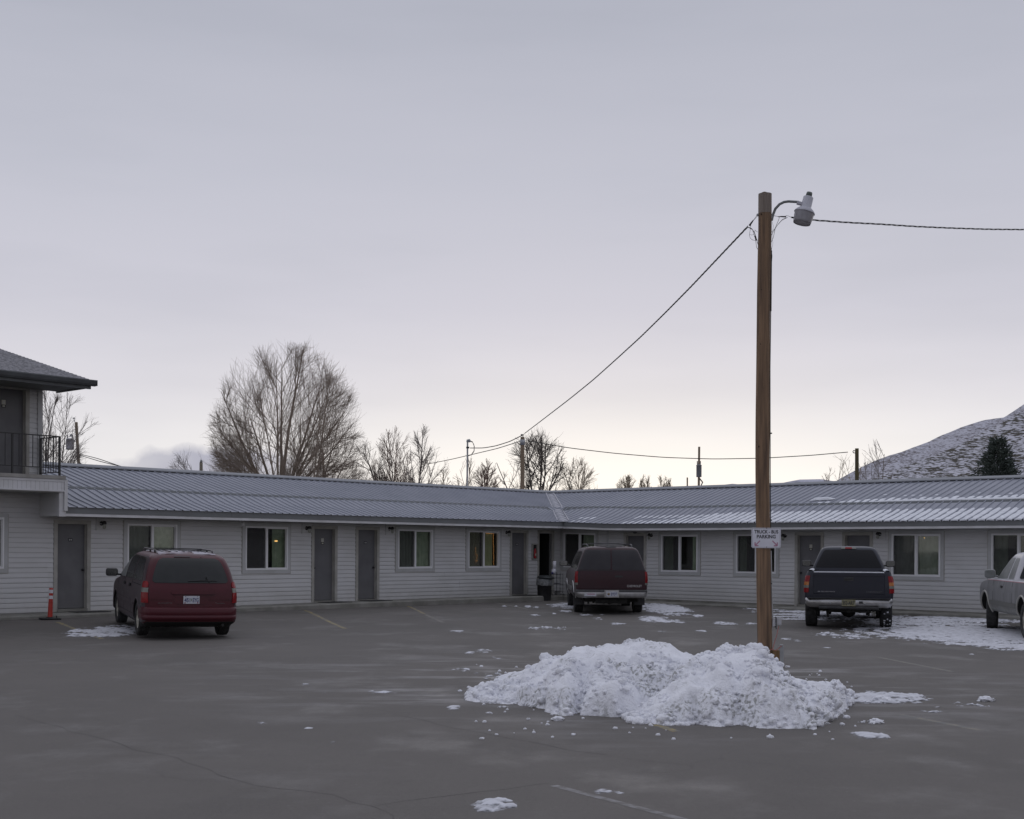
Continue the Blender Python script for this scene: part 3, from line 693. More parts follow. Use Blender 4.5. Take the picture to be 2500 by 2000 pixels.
# wall lamps
def wang(wg): n = WF[wg][1]; return atan2(n[1], n[0])+pi/2    # local -Y points away from the wall
first = thing('wall_lamp', 'x', 'wall lamp', W('L', -17.39, .018, 2.37), (0, 0, wang('L')))
mb = MB(); mb.lathe([(0, -.02), (.055, -.02), (.055, 0), (0, 0)], 16, mtx=Matrix.Rotation(R(90), 4, 'X')); mb.tube([(0, -.01, 0), (0, -.07, .01), (.0, -.12, -.0)], .014, 8)
mb.lathe([(0, .06), (.03, .055), (.052, .02), (.056, -.02), (.04, -.022), (0, -.02)], 16, mtx=Matrix.Translation((0, -.12, 0)))
mb.build('lamp_bracket', M_black, first)
mb = MB(); mb.lathe([(.036, -.02), (.042, -.06), (.042, -.11), (.028, -.135), (0, -.14)], 16, mtx=Matrix.Translation((0, -.12, 0))); mb.build('glass_jar', glassmat('jar_glass', (.75, .76, .72), .08), first)
lw = [('L', -17.39, 2.37, 'beside the leftmost ground floor door, above the red minivan'), ('L', -11.04, 2.355, 'left of the paired middle doors, beside the window with a yellow glint'),
      ('L', -7.91, 2.385, 'right of the second of the paired doors of the left wing'), ('L', -2.75, 2.35, 'between the window with string lights and the corner door'),
      ('R', 3.84, 2.36, 'behind and just right of the dark red wagon'), ('R', 8.74, 2.33, 'half hidden right of the truck parking sign'), ('R', 11.77, 2.375, 'above the right mirror of the dark blue pickup')]
for i, (wg, a, z, lb) in enumerate(lw):
    o = first if i == 0 else dup(first, W(wg, a, .018, z), (0, 0, wang(wg)), '')
    o['label'] = 'black jar lantern '+lb; o['group'] = 'lanterns on the motel wall'; o['category'] = 'wall lamp'
    for c in kids(o): pass
t = thing('floodlight', 'white unlit flood lamp under the eave left of the second window', 'floodlight', W('L', -13.49, .35, 2.53), (0, 0, wang('L')))
mb = MB(); mb.lathe([(0, 0), (.05, 0), (.05, -.02), (.02, -.03), (.02, -.06), (0, -.06)], 14); mb.build('mount', M_white, t)
mb = MB(); mb.lathe([(0, .03), (.04, .02), (.055, -.05), (.06, -.09), (0, -.085)], 16, mtx=Matrix.Translation((.03, -.03, -.07)) @ Matrix.Rotation(R(25), 4, 'X')); mb.build('lamp_head', M_white, t)
mb = MB(); mb.rbox((0, 0, 0), (.14, .05, .035), .012); mb.build('cap', M_black, None) if False else None
t = thing('door_sensor', 'tiny black fitting above the corner door behind the dark red wagon', 'fitting', W('R', 3.2, .036, 2.44), (0, 0, wang('R')))
mb.build('housing', M_black, t)
# extinguisher cabinet
t = thing('fire_extinguisher_cabinet', 'narrow wall cabinet with a red fire extinguisher between corner door and dark passage', 'extinguisher cabinet', W('L', -1.38, .018, 1.46), (0, 0, wang('L')))
mb = MB(); w_, h_ = .27, .52
for x0, x1, y0, y1 in ((-w_/2, -w_/2+.03, 0, h_), (w_/2-.03, w_/2, 0, h_), (-w_/2, w_/2, 0, .03), (-w_/2, w_/2, h_-.03, h_)): mb.box(x0, x1, -.055, 0, y0, y1)
mb.box(-w_/2, w_/2, -.006, -.001, 0, h_, 1); mb.build('cabinet', [M_beige, M_black], t)
mb = MB(); mb.lathe([(0, .04), (.05, .04), (.055, .06), (.055, .29), (.03, .35), (.02, .37), (0, .37)], 16, mtx=Matrix.Translation((0, -.04, 0)) @ Matrix.Scale(.62, 4, (0, 1, 0))); mb.build('extinguisher', mat('extinguisher_red', (.35, .02, .025), .35), t)
MB().box(-.03, .03, -.078, -.076, .12, .2).build('extinguisher_label', M_pale, t); MB().box(-.05, .02, -.06, -.03, .375, .40).build('extinguisher_valve', M_black, t)

# door mats
for wg, a, lb in (('L', -17.9, 'dark rubber door mat at the leftmost ground floor door'), ('L', -10.3, 'dark door mat below the left one of the paired doors'), ('L', -8.75, 'dark door mat below the right one of the paired doors'), ('L', -2.15, 'dark door mat below the corner door beside the extinguisher')):
    mb = MB(); zt = .235+.045*sstep(-19, -6, a); mb.rbox((0, 0, .008), (.85, .5, .014), .006)
    o = mb.build('door_mat', M_mat, origin=(0, 0, 0)); o.location = W(wg, a, .38, zt+.001); o.rotation_euler = (0, 0, wang(wg)); tag(o, lb, 'door mat', 'mats at the motel doors')

# snow on the right wing roof
mb = MB(); rnd = random.Random(7)
def pan_snow(wg, a, sa, sb_, th=.022, w_=.21):
    n = max(4, int(abs(sa-sb_)/.06)); rows = []
    hi, lo = (sa, sb_) if sa > sb_ else (sb_, sa)
    for i in range(n+1):
        s = hi+(lo-hi)*i/n; f = i/n
        e = min(1, 6*(1-f)+.12, 8*f+.55 if hi < .7 else 9); e = e**.6
        ww = w_/2*(.86+.35*NZ.noise(V((a*5, s*4, 1)))); ww = min(ww, .114)*min(1, 4*(1-f)+.25)
        off = .012*NZ.noise(V((a*3, s*5, 8))); row = []
        base = ZR(s)+lift(wg, a, s)
        for q in (-1, -.9, -.5, 0, .5, .9, 1): row.append(W(wg, a+off+q*ww, s, base+.001+(0 if abs(q) == 1 else th*e*(1-.35*q*q)*(.8+.4*NZ.noise(V((a*9+q, s*9, 2)))))))
        rows.append(row)
    for r_, rr in ((rows[0], 0), (rows[-1], 0)):
        for p in r_: pass
    bot = [p.copy() for p in rows[0]]
    for p in bot: p.z -= th*1.05
    mb.grid([bot]+rows)
k = 0
while k*RIB < 18.4:
    a = (k+.5)*RIB; k += 1
    if a > .9 and (a < 1.6 or a > 3.2):
        cov = sstep(2.8, 7.6, a)
        if a < 1.6:
            if rnd.random() < .9: pan_snow('R', a, .30+rnd.uniform(0, .1), .05+rnd.uniform(-.05, .1), .015, .15); pan_snow('R', a, .70, .55, .012, .12)
        else:
            top = .55-1.15*cov-rnd.uniform(0, .22)
            if cov < .75:
                pan_snow('R', a, .775, .50-.5*cov-rnd.uniform(0, .15), .018, .13+.08*cov)
                if rnd.random() < .85: pan_snow('R', a, .12-rnd.uniform(-.08, .08), -.22-.25*cov-rnd.uniform(0, .1), .016, .12+.08*cov)
            else: pan_snow('R', a, .785, max(top, -.74), .036, .225)
    if a > 8.6:
        c2 = sstep(8.6, 11.5, a)
        if c2 > rnd.random()*.5:
            pan_snow('R', a, -1.07, -1.12-.32*c2-rnd.uniform(0, .22)-.12*sstep(14, 17, a), .03, .17+.03*c2)
        if a > 10.5 and rnd.random() < .4: b_ = -1.75-rnd.uniform(0, .4); pan_snow('R', a, b_, b_-.10, .01, .11)
rows = []
for i in range(120):
    a = 10.6+(18.4-10.6)*i/119; e = sstep(10.6, 11.6, a); s1 = -1.09-.13*e*(1+.5*NZ.noise(V((a*2, 0, 0))))
    rows.append([W('R', a, s_, ZR(s_)+LIFT+h_*e+.004) for s_, h_ in ((-1.055, .0), (-1.06, .035), (-1.12, .05), (s1, .03), (s1-.04, .0))])
mb.grid(rows)
for x0, x1 in ((12.3, 13.4), (13.6, 15.0), (15.2, 18.4)):   # along the lip of the step flashing
    mb.tube([W('R', x0+(x1-x0)*i/14, SF+.145, ZR(SF)-.008+.008*NZ.noise(V((i, x0, 0)))) for i in range(15)], [.004]+[.014]*13+[.004], 6)
o = mb.build('roof_snow', M_snow, origin=W('R', 8, 0, 2.7)); tag(o, 'white snow left between the roof ribs of the right wing', kind='stuff')
mb = MB(); rows = []
for i in range(12):
    f = i/11; a = 8.75+.75*f; e = min(1, 4*(1-f), 5*f+.1)
    rows.append([W('R', a+.0, s_-.10*f, ZR(s_-.1*f)+LIFT+.022+h_*e) for s_, h_ in ((-1.38, 0), (-1.40, .055), (-1.48, .06), (-1.54, .0))])
mb.grid(rows); o = mb.build('snow_slab', M_snow); tag(o, 'small lone slab of snow on the upper roof right of the wooden pole', 'snow slab')

# ---------------------------------------------------------------- two storey block at the left edge
tb = thing('two_storey_building', 'two storey block with balcony and shingled gable roof at the left edge', 'building', W('L', -19, 0, 0))
UP = (-20.35, -19.36)
mb = MB(); siding('L', -26, -18.802, .245, 3.05, [WIN0, (DW['L'][0][0], -17, 0, 3)], mb, ch=.1165)
siding('L', -26, -18.98, 3.40, 5.64, [(UP[0], UP[1], 3.3, 5.45)], mb, ch=.1165)
mb.wbox('L', -26, -18.97, -7.6, -1.45, 0, 5.62); mb.wbox('L', -26, UP[0], -1.45, -.004, 2.6, 5.62); mb.wbox('L', UP[1], -18.97, -1.45, -.004, 2.6, 5.62); mb.wbox('L', UP[0], UP[1], -1.45, -.004, 5.45, 5.62)
mb.wbox('L', -26, WIN0[0], -1.45, -.004, 0, 2.6); mb.wbox('L', WIN0[1], -18.81, -1.45, -.004, 0, 2.6); mb.wbox('L', WIN0[0], WIN0[1], -.12, -.004, 0, WIN0[2]); mb.wbox('L', WIN0[0], WIN0[1], -.12, -.004, WIN0[3], 2.6)
for y in range(33): pass
mb.add([W('L', -18.96, -3.8, 6.85), W('L', -18.96, .0, 5.6), W('L', -18.96, -7.6, 5.6), W('L', -19.2, -3.8, 6.85), W('L', -19.2, 0, 5.6), W('L', -19.2, -7.6, 5.6)], [(0, 1, 2), (3, 4, 5)])
mb.build('wall', M_vinyl, tb, world=True)
mb = MB(); mb.wbox('L', -19.07, -18.95, -.02, .036, 3.40, 5.62); mb.build('corner_post', M_trim, tb, world=True)
window('L', WIN0[0], WIN0[1], WIN0[2]+.04, WIN0[3]-.04, 'zero', tb, False)
door('L', UP[0], UP[1], 'plate2U', 3.42, 5.44, tb)
# balcony
mb = MB(); mb.wbox('L', -26, -18.90, .0, 1.02, 3.345, 3.42); mb.wbox('L', -26, -18.905, .985, 1.035, 3.345, 3.425)
balc = mb.build('balcony', mat('balcony_edge_board', (.36, .35, .33), .7, col2=(.26, .25, .23), ns=3), tb, world=True)
mb = MB(); mb.wbox('L', -26, -18.93, .97, 1.0, 3.06, 3.343); mb.wbox('L', -26, -18.925, 1.0, 1.012, 3.285, 3.340); mb.wbox('L', -26, -18.925, 1.0, 1.012, 3.06, 3.09)
a = -25.95
while a < -18.98: mb.wbox('L', a, a+.007, .999, 1.0035, 3.09, 3.285, 1); a += .107
mb.build('fascia_panel', [M_white, M_trim], balc, world=True)
mb = MB(); mb.wbox('L', -26, -19.0, .02, .97, 3.04, 3.06); mb.build('balcony_soffit', M_soff, balc, world=True)
mb = MB(); mb.wbox('L', -18.99, -18.93, .02, .93, 2.50, 3.06)
z = 2.50
while z < 3.03: mb.add([W('L', -19.008, s_, z_) for s_, z_ in ((.02, z), (.90, z))]+[W('L', -18.993, s_, z+.1165) for s_ in (.90, .02)], [(0, 1, 2, 3)]); z += .1165
mb.build('end_panel', M_vinyl, tb, world=True)
mb = MB(); mb.wbox('L', -19.03, -18.93, .90, .97, 2.49, 3.058); mb.wbox('L', -18.925, -18.845, .80, 1.015, 2.62, 3.335); mb.wbox('L', -18.93, -18.86, .80, .965, 2.49, 2.62)
mb.build('corner_board', M_white, tb, world=True)
# railing
mb = MB(); rt, rb_ = 4.325, 3.60; af = -19.02; sf = .95
post = lambda a, s, z1, q=.02: mb.wbox('L', a-q, a+q, s-q, s+q, 3.42, z1)
mb.wbox('L', -26, af, sf-.018, sf+.018, rt-.012, rt+.012); mb.wbox('L', -26, af, sf-.012, sf+.012, rb_-.01, rb_+.01)
mb.wbox('L', af-.018, af+.018, .06, sf, rt-.012, rt+.012); mb.wbox('L', af-.012, af+.012, .06, sf, rb_-.1, rb_-.08)
post(af, sf, rt); post(af, .08, rt); post(-20.16, sf, rt, .018)
a = af-.165
while a > -26:
    if abs(a+20.16) > .05: mb.wbox('L', a-.007, a+.007, sf-.007, sf+.007, rb_, rt)
    a -= .163
s = .2
while s < .93: mb.wbox('L', af-.007, af+.007, s-.007, s+.007, rb_-.09, rt); s += .118
mb.build('railing', M_black, balc, world=True)
# gable roof
mb = MB(); RT = lambda s: 5.615+(1.5-s)*.262
nz_r = 30; za = (-27, -18.5)
rows = []
for i in range(nz_r+1):
    s = 1.5-(1.5+3.85)*i/nz_r
    for dzz in ((.0, .012) if i < nz_r else (0,)):
        rows.append([W('L', a_+.012*NZ.noise(V((i, a_, 0))), s-(.0 if dzz else .0), RT(s)+dzz) for a_ in (za[0], -24, -22, -20.5, -19.5, za[1])])
mb.grid(rows, smooth=False)
mb.add([W('L', za[0], -3.85, RT(-3.85)), W('L', za[1], -3.85, RT(-3.85)), W('L', za[1], -9.2, 5.615), W('L', za[0], -9.2, 5.615)], [(0, 1, 2, 3)])
mb.add([W('L', za[0], 1.5, 5.56), W('L', za[1], 1.5, 5.56), W('L', za[1], -3.85, RT(-3.85)-.05), W('L', za[0], -3.85, RT(-3.85)-.05)], [(0, 1, 2, 3)])
mb.add([W('L', za[1], 1.5, RT(1.5)), W('L', za[1], 1.5, 5.56), W('L', za[1], -3.85, RT(-3.85)-.05), W('L', za[1], -3.85, RT(-3.85))], [(0, 1, 2, 3)])
rf = mb.build('roof', M_shingle, tb, world=True)
mb = MB(); run('L', za[0], -18.46, [(1.50, 5.615), (1.62, 5.622), (1.625, 5.60), (1.60, 5.53), (1.57, 5.49), (1.50, 5.485), (1.50, 5.60)], mb)
mb.wbox('L', -18.462, -18.455, 1.50, 1.62, 5.49, 5.62); mb.build('gutter', M_gutter, rf, world=True)
mb = MB(); mb.wbox('L', za[0], -18.55, 1.44, 1.495, 5.42, 5.60); mb.wbox('L', za[0], -18.56, .02, 1.44, 5.47, 5.50, 1); mb.wbox('L', -18.60, -18.56, .0, 1.44, 5.44, 5.56)
mb.build('fascia', [M_gutter, M_soffd], rf, world=True)
# ---------------------------------------------------------------- vehicles (local frame: x right, y forward, z up, y=0 at the rear bumper)
class Shell:
    def __init__(s, rows, bulge=.03, hood=None): s.t = rows; s.b = bulge
    def at(s, z):
        t = s.t
        if z <= t[0][0]: return t[0][1:]
        for p, q in zip(t[:-1], t[1:]):
            if z <= q[0]:
                f = (z-p[0])/max(1e-9, q[0]-p[0]); return tuple(a+(b-a)*f for a, b in zip(p[1:], q[1:]))
        return t[-1][1:]
    def rear(s, f, z):
        w, yr, yf, rr, rf = s.at(z); sg = 1 if f >= 0 else -1; a = abs(f); b = s.b
        if a <= 1: return V((sg*a*(w-rr), yr+b*a*a*a, z))
        th = min(1, a-1)*pi/2; return V((sg*((w-rr)+rr*sin(th)), yr+b+rr*(1-cos(th)), z))
    def side(s, sg, y, z):
        w, yr, yf, rr, rf = s.at(z); x = w; y0 = yr+s.b+rr; y1 = yf-s.b-rf
        if y < y0: d = min(rr, y0-y); x = w-rr+sqrt(max(0, rr*rr-d*d))
        if y > y1: d = min(rf, y-y1); x = w-rf+sqrt(max(0, rf*rf-d*d))
        return V((sg*x, y, z))
    def ring(s, z):
        w, yr, yf, rr, rf = s.at(z); y0 = yr+s.b+rr; y1 = yf-s.b-rf; out = []
        for f in (0, .25, .5, .75, 1, 1.17, 1.34, 1.5, 1.67, 1.84, 2): out.append(s.rear(f, z))
        for i in range(1, 22): out.append(V((w, y0+(y1-y0)*i/22, z)))
        for th in (0, .17, .34, .5, .67, .84, 1): a = th*pi/2; out.append(V((w-rf+rf*cos(a), y1+rf*sin(a), z)))
        for f in (.75, .5, .25): out.append(V(((w-rf)*f, yf-s.b*f**3, z)))
        out.append(V((0, yf, z)))
        return out+[V((-p.x, p.y, p.z)) for p in out[-2:0:-1]]
    def mesh(s, m=0, sub=3):
        zs = []
        for p, q in zip(s.t[:-1], s.t[1:]):
            n = max(1, int((q[0]-p[0])/.05)); zs += [p[0]+(q[0]-p[0])*i/n for i in range(n)]
        zs.append(s.t[-1][0]); mb = MB(); rows = [s.ring(z) for z in zs]; mb.grid(rows, m, closed=True)
        n = len(rows[0])
        for r_ in (rows[0], rows[-1]): mb.add(r_, [list(range(n))], m)
        return mb
def smooth_table(t, k=2):
    """subdivide the level table with monotone easing so profiles read as curves"""
    out = []; n = len(t)
    for i in range(n-1):
        p0, p1, p2, p3 = t[max(0, i-1)], t[i], t[i+1], t[min(n-1, i+2)]
        for j in range(k):
            f = j/k; z = p1[0]+(p2[0]-p1[0])*f; row = [z]
            for c in range(1, 6):
                def sl(a, b): return (b[c]-a[c])/max(1e-6, b[0]-a[0])
                d1 = sl(p0, p1) if i > 0 else sl(p1, p2); dm = sl(p1, p2); d2 = sl(p2, p3) if i < n-2 else dm
                m1 = 0 if d1*dm <= 0 else 2*d1*dm/(d1+dm); m2 = 0 if d2*dm <= 0 else 2*d2*dm/(d2+dm); h = p2[0]-p1[0]
                f2, f3 = f*f, f*f*f
                row.append((2*f3-3*f2+1)*p1[c]+(f3-2*f2+f)*h*m1+(-2*f3+3*f2)*p2[c]+(f3-f2)*h*m2)
            out.append(tuple(row))
    out.append(t[-1]); return out
def boolcut(o, cuts, mats=None):
    for mbx in cuts:
        c = mbx.build('cutter', M_dark); md = o.modifiers.new('b', 'BOOLEAN'); md.operation = 'DIFFERENCE'; md.solver = 'EXACT'; md.object = c
        try: md.material_mode = 'TRANSFER'
        except Exception: pass
        bpy.context.view_layer.update(); dg = bpy.context.evaluated_depsgraph_get()
        me = bpy.data.meshes.new_from_object(o.evaluated_get(dg)); old = o.data; o.modifiers.clear(); o.data = me; me.name = o.name
        bpy.data.meshes.remove(old); bpy.data.objects.remove(c)
def panel(fn, c, n=10, m=8, off=.004, th=.012, rx=.12, rz=.15, out=None, mi=0, mb=None):
    """patch over a surface: c = four (p, z) corners bl, br, tr, tl; rounded; returns an MB"""
    mb = mb or MB(); vs_ = [0, .3*rz, .6*rz, rz] if rz > 0 else [0]; k = max(2, m); vs_ += [rz+(1-2*rz)*i/k for i in range(1, k)]+([1-rz, 1-.6*rz, 1-.3*rz, 1] if rz > 0 else [1])
    rows = []
    for v in vs_:
        d = min(v, 1-v); i_ = rx*(1-sqrt(max(0, 1-((rz-d)/rz)**2))) if rz > 0 and d < rz else 0
        row = []
        for j in range(n+1):
            u = i_+(j/n)*(1-2*i_)
            p = (c[0][0]*(1-u)+c[1][0]*u)*(1-v)+(c[3][0]*(1-u)+c[2][0]*u)*v; z = (c[0][1]*(1-u)+c[1][1]*u)*(1-v)+(c[3][1]*(1-u)+c[2][1]*u)*v
            q = fn(p, z); e = 1e-3; t1 = fn(p+e, z)-q; t2 = fn(p, z+e)-q; nn = t1.cross(t2)
            if nn.length < 1e-12: nn = V((0, -1, 0))
            nn.normalize()
            if out and nn.dot(out) < 0: nn = -nn
            row.append((q+nn*off, q-nn*th))
        rows.append(row)
    A = [[a for a, b in r_] for r_ in rows]; mb.grid(A, mi)
    loop = [(0, j) for j in range(n+1)]+[(i, n) for i in range(1, len(rows))]+[(len(rows)-1, j) for j in range(n-1, -1, -1)]+[(i, 0) for i in range(len(rows)-2, 0, -1)]
    mb.grid([[rows[i][j][0] for i, j in loop], [rows[i][j][1] for i, j in loop]], mi, smooth=False, closed=True)
    return mb
def wheel(par, x, y, r, wd, rimr, M_t, M_r, spokes=5, steer=0, tread=False, seed=0, depth=.05):
    Mx = Matrix.Translation((x, y, r)) @ Matrix.Rotation(steer, 4, 'Z') @ Matrix.Rotation(R(90), 4, 'Y'); h = wd/2
    if x < 0: Mx = Mx @ Matrix.Rotation(pi, 4, 'X')
    mb = MB(); prof = [(rimr, -h*.75), (rimr+.01, -h*.9), (r*.86, -h), (r*.95, -h*.93), (r*.99, -h*.75), (r, -h*.3), (r, h*.3), (r*.99, h*.75), (r*.95, h*.93), (r*.86, h), (rimr+.01, h*.9), (rimr, h*.75)]
    mb.lathe(prof, 48, mtx=Mx)
    nb = 44
    for k in range(nb):                                   # tread blocks
        for q in ((-.78, -.5), (-.42, -.08), (.08, .42), (.5, .78)):
            a0 = 2*pi*(k+(.3 if q[0] < -.45 or .08 == q[0] else 0))/nb; a1 = a0+2*pi/nb*.68; rr = r+.006
            if tread: q = (q[0]+.04*sin(k*2.3), q[1]-.10*abs(sin(k*1.7))); a1 = a0+2*pi/nb*(.35+.3*abs(sin(k*3.1+q[0]*5)))
            P = [(rr_*cos(a_), rr_*sin(a_), z_) for rr_ in (r*.985, rr-(.004 if abs(q[0]) > .45 or abs(q[1]) > .45 else 0)) for a_ in (a0, a1) for z_ in (q[0]*h, q[1]*h)]
            mb.add([Mx @ V(p) for p in P], [(4, 5, 7, 6), (0, 1, 5, 4), (2, 6, 7, 3), (0, 4, 6, 2), (1, 3, 7, 5)], 1 if tread and q[0] > -.45 and sin(k*12.9898+q[0]*78.2)*43758.5 % 1 < .42 else 0)
    wo_ = mb.build('wheel', [M_t, M_snow], par)
    mb = MB(); mb.lathe([(rimr, h*.78), (rimr-.012, h*.80), (rimr-.025, h*.55), (rimr-.05, h*.5-depth), (0, h*.5-depth)], 36, mtx=Mx)
    mb.lathe([(rimr, -h*.75), (rimr-.02, -h*.3), (rimr-.05, h*.5-depth)], 36, mtx=Mx)
    for k in range(spokes):
        a = 2*pi*k/spokes; q = Mx @ Matrix.Rotation(a, 4, 'Z')
        mb.box(.03, rimr-.02, -.028, .028, h*.5-depth-.02, h*.5-depth+.035, 0, lambda x_, y_, z_: q @ V((x_, y_*(1+x_*2.5), z_)))
    mb.lathe([(0, h*.5-depth+.05), (.05, h*.5-depth+.045), (.055, h*.5-depth), (.055, h*.5-depth-.02)], 16, mtx=Mx)
    mb.build('rim', M_r, wo_); return wo_
def arch(mb, sh, sg, yc, r, zc, m=0, a0=0, a1=pi, rad=.018, off=.0):
    pts = []
    for i in range(25):
        a = a0+(a1-a0)*i/24; y, z = yc-r*cos(a), zc+r*sin(a); p = sh.side(sg, y, max(z, sh.t[0][0]+.01)); p.x += sg*off; p.z = z; pts.append(p)
    mb.tube(pts, rad, 6, m)
def strip(sh, sg, y0, y1, z0, z1, off, th, mb, m=0, n=16): panel(lambda p, z: sh.side(sg, p, z), [(y0, z0), (y1, z0), (y1, z1), (y0, z1)], n, 2, off, th, .01, .2, V((sg, 0, 0)), m, mb)
def mirror(par, sg, x, y, z, w_, h_, mb_m, m_glass, arm=.10):
    mb = MB(); c = V((sg*(x+arm+w_/2), y, z)); mb.rbox((0, 0, 0), (w_, .11, h_), .05, 0, Matrix.Translation(c), 4)
    mb.tube([(sg*(x-.02), y+.03, z-h_*.30), (sg*(x+arm*.7), y+.02, z-h_*.28), (sg*(x+arm+.05), y, z-h_*.25)], .022, 8)
    o = mb.build('side_mirror', mb_m, par)
    mb = MB(); e = MB(); panel(lambda p, q: V((p, y-.056, q)), [(c.x-w_*.42, z-h_*.40), (c.x+w_*.42, z-h_*.40), (c.x+w_*.42, z+h_*.40), (c.x-w_*.42, z+h_*.40)], 8, 4, .002, .004, .22, .3, V((0, -1, 0)), 0, mb)
    mb.build('mirror_glass', m_glass, o); return o
def cylx(mb, yc, zc, r, x0, x1, n=40):
    vs = [(x, yc+r*cos(2*pi*i/n), zc+r*sin(2*pi*i/n)) for x in (x0, x1) for i in range(n)]
    mb.add(vs, [list(range(n)), list(range(n, 2*n))]+[(i, (i+1) % n, n+(i+1) % n, n+i) for i in range(n)], 0); return mb
M_cglass = mat('car_glass', (.012, .014, .015), .12, spec=.4, dirt=((.055, .058, .056), .9, 1.9, .55))
M_cglass2 = mat('car_side_glass', (.015, .016, .018), .05, spec=.6, dirt=((.10, .10, .10), .8, 2.1, .35))
M_frost = mat('frosted_glass', (.16, .17, .165), .35, spec=.5, col2=(.24, .25, .25), ns=5)
M_mirr = mat('mirror_glass', (.16, .165, .165), .12, metal=.8)
M_red = mat('tail_lamp_red', (.26, .008, .012), .25, spec=.3, col2=(.18, .006, .009), ns=20, coat=.15)
M_amber = mat('amber_lens', (.42, .13, .012), .2, coat=.5)
M_clear = mat('clear_lens', (.17, .175, .155), .3, coat=.2)
M_under = mat('underbody', (.012, .012, .011), .9, col2=(.028, .027, .025), ns=8)
M_plate = mat('plate_white', (.58, .59, .64), .5, col2=(.50, .52, .58), ns=30)
M_plblue = mat('plate_ink', (.06, .07, .17), .5)
M_rim = mat('alloy_rim', (.55, .53, .46), .5, metal=.15, col2=(.22, .21, .18), ns=9)
M_seam = mat('panel_gap', (.01, .01, .01), .9)

def plate(par, y, z, chars, h=.152, w_=.305, ink=M_plblue, base=M_plate, x=0, extra=None, ch=.085):
    mb = MB(); mb.rbox((x, y, z), (w_, .006, h), .003); mb.box(x-w_/2+.03, x-w_/2+.05, y-.0045, y-.003, z+h/2-.018, z+h/2-.01, 1); mb.box(x+w_/2-.05, x+w_/2-.03, y-.0045, y-.003, z+h/2-.018, z+h/2-.01, 1)
    p = mb.build('licence_plate', [base, M_seam], par)
    T = Matrix.Translation((x, y-.0035, z-.005)) @ REARTXT
    for s, cx_, wd in chars: text(s, ch, ink, p, T @ Matrix.Translation((cx_, 0, 0)), 'plate_characters', wd)
    if extra: extra(p, T)
    return p

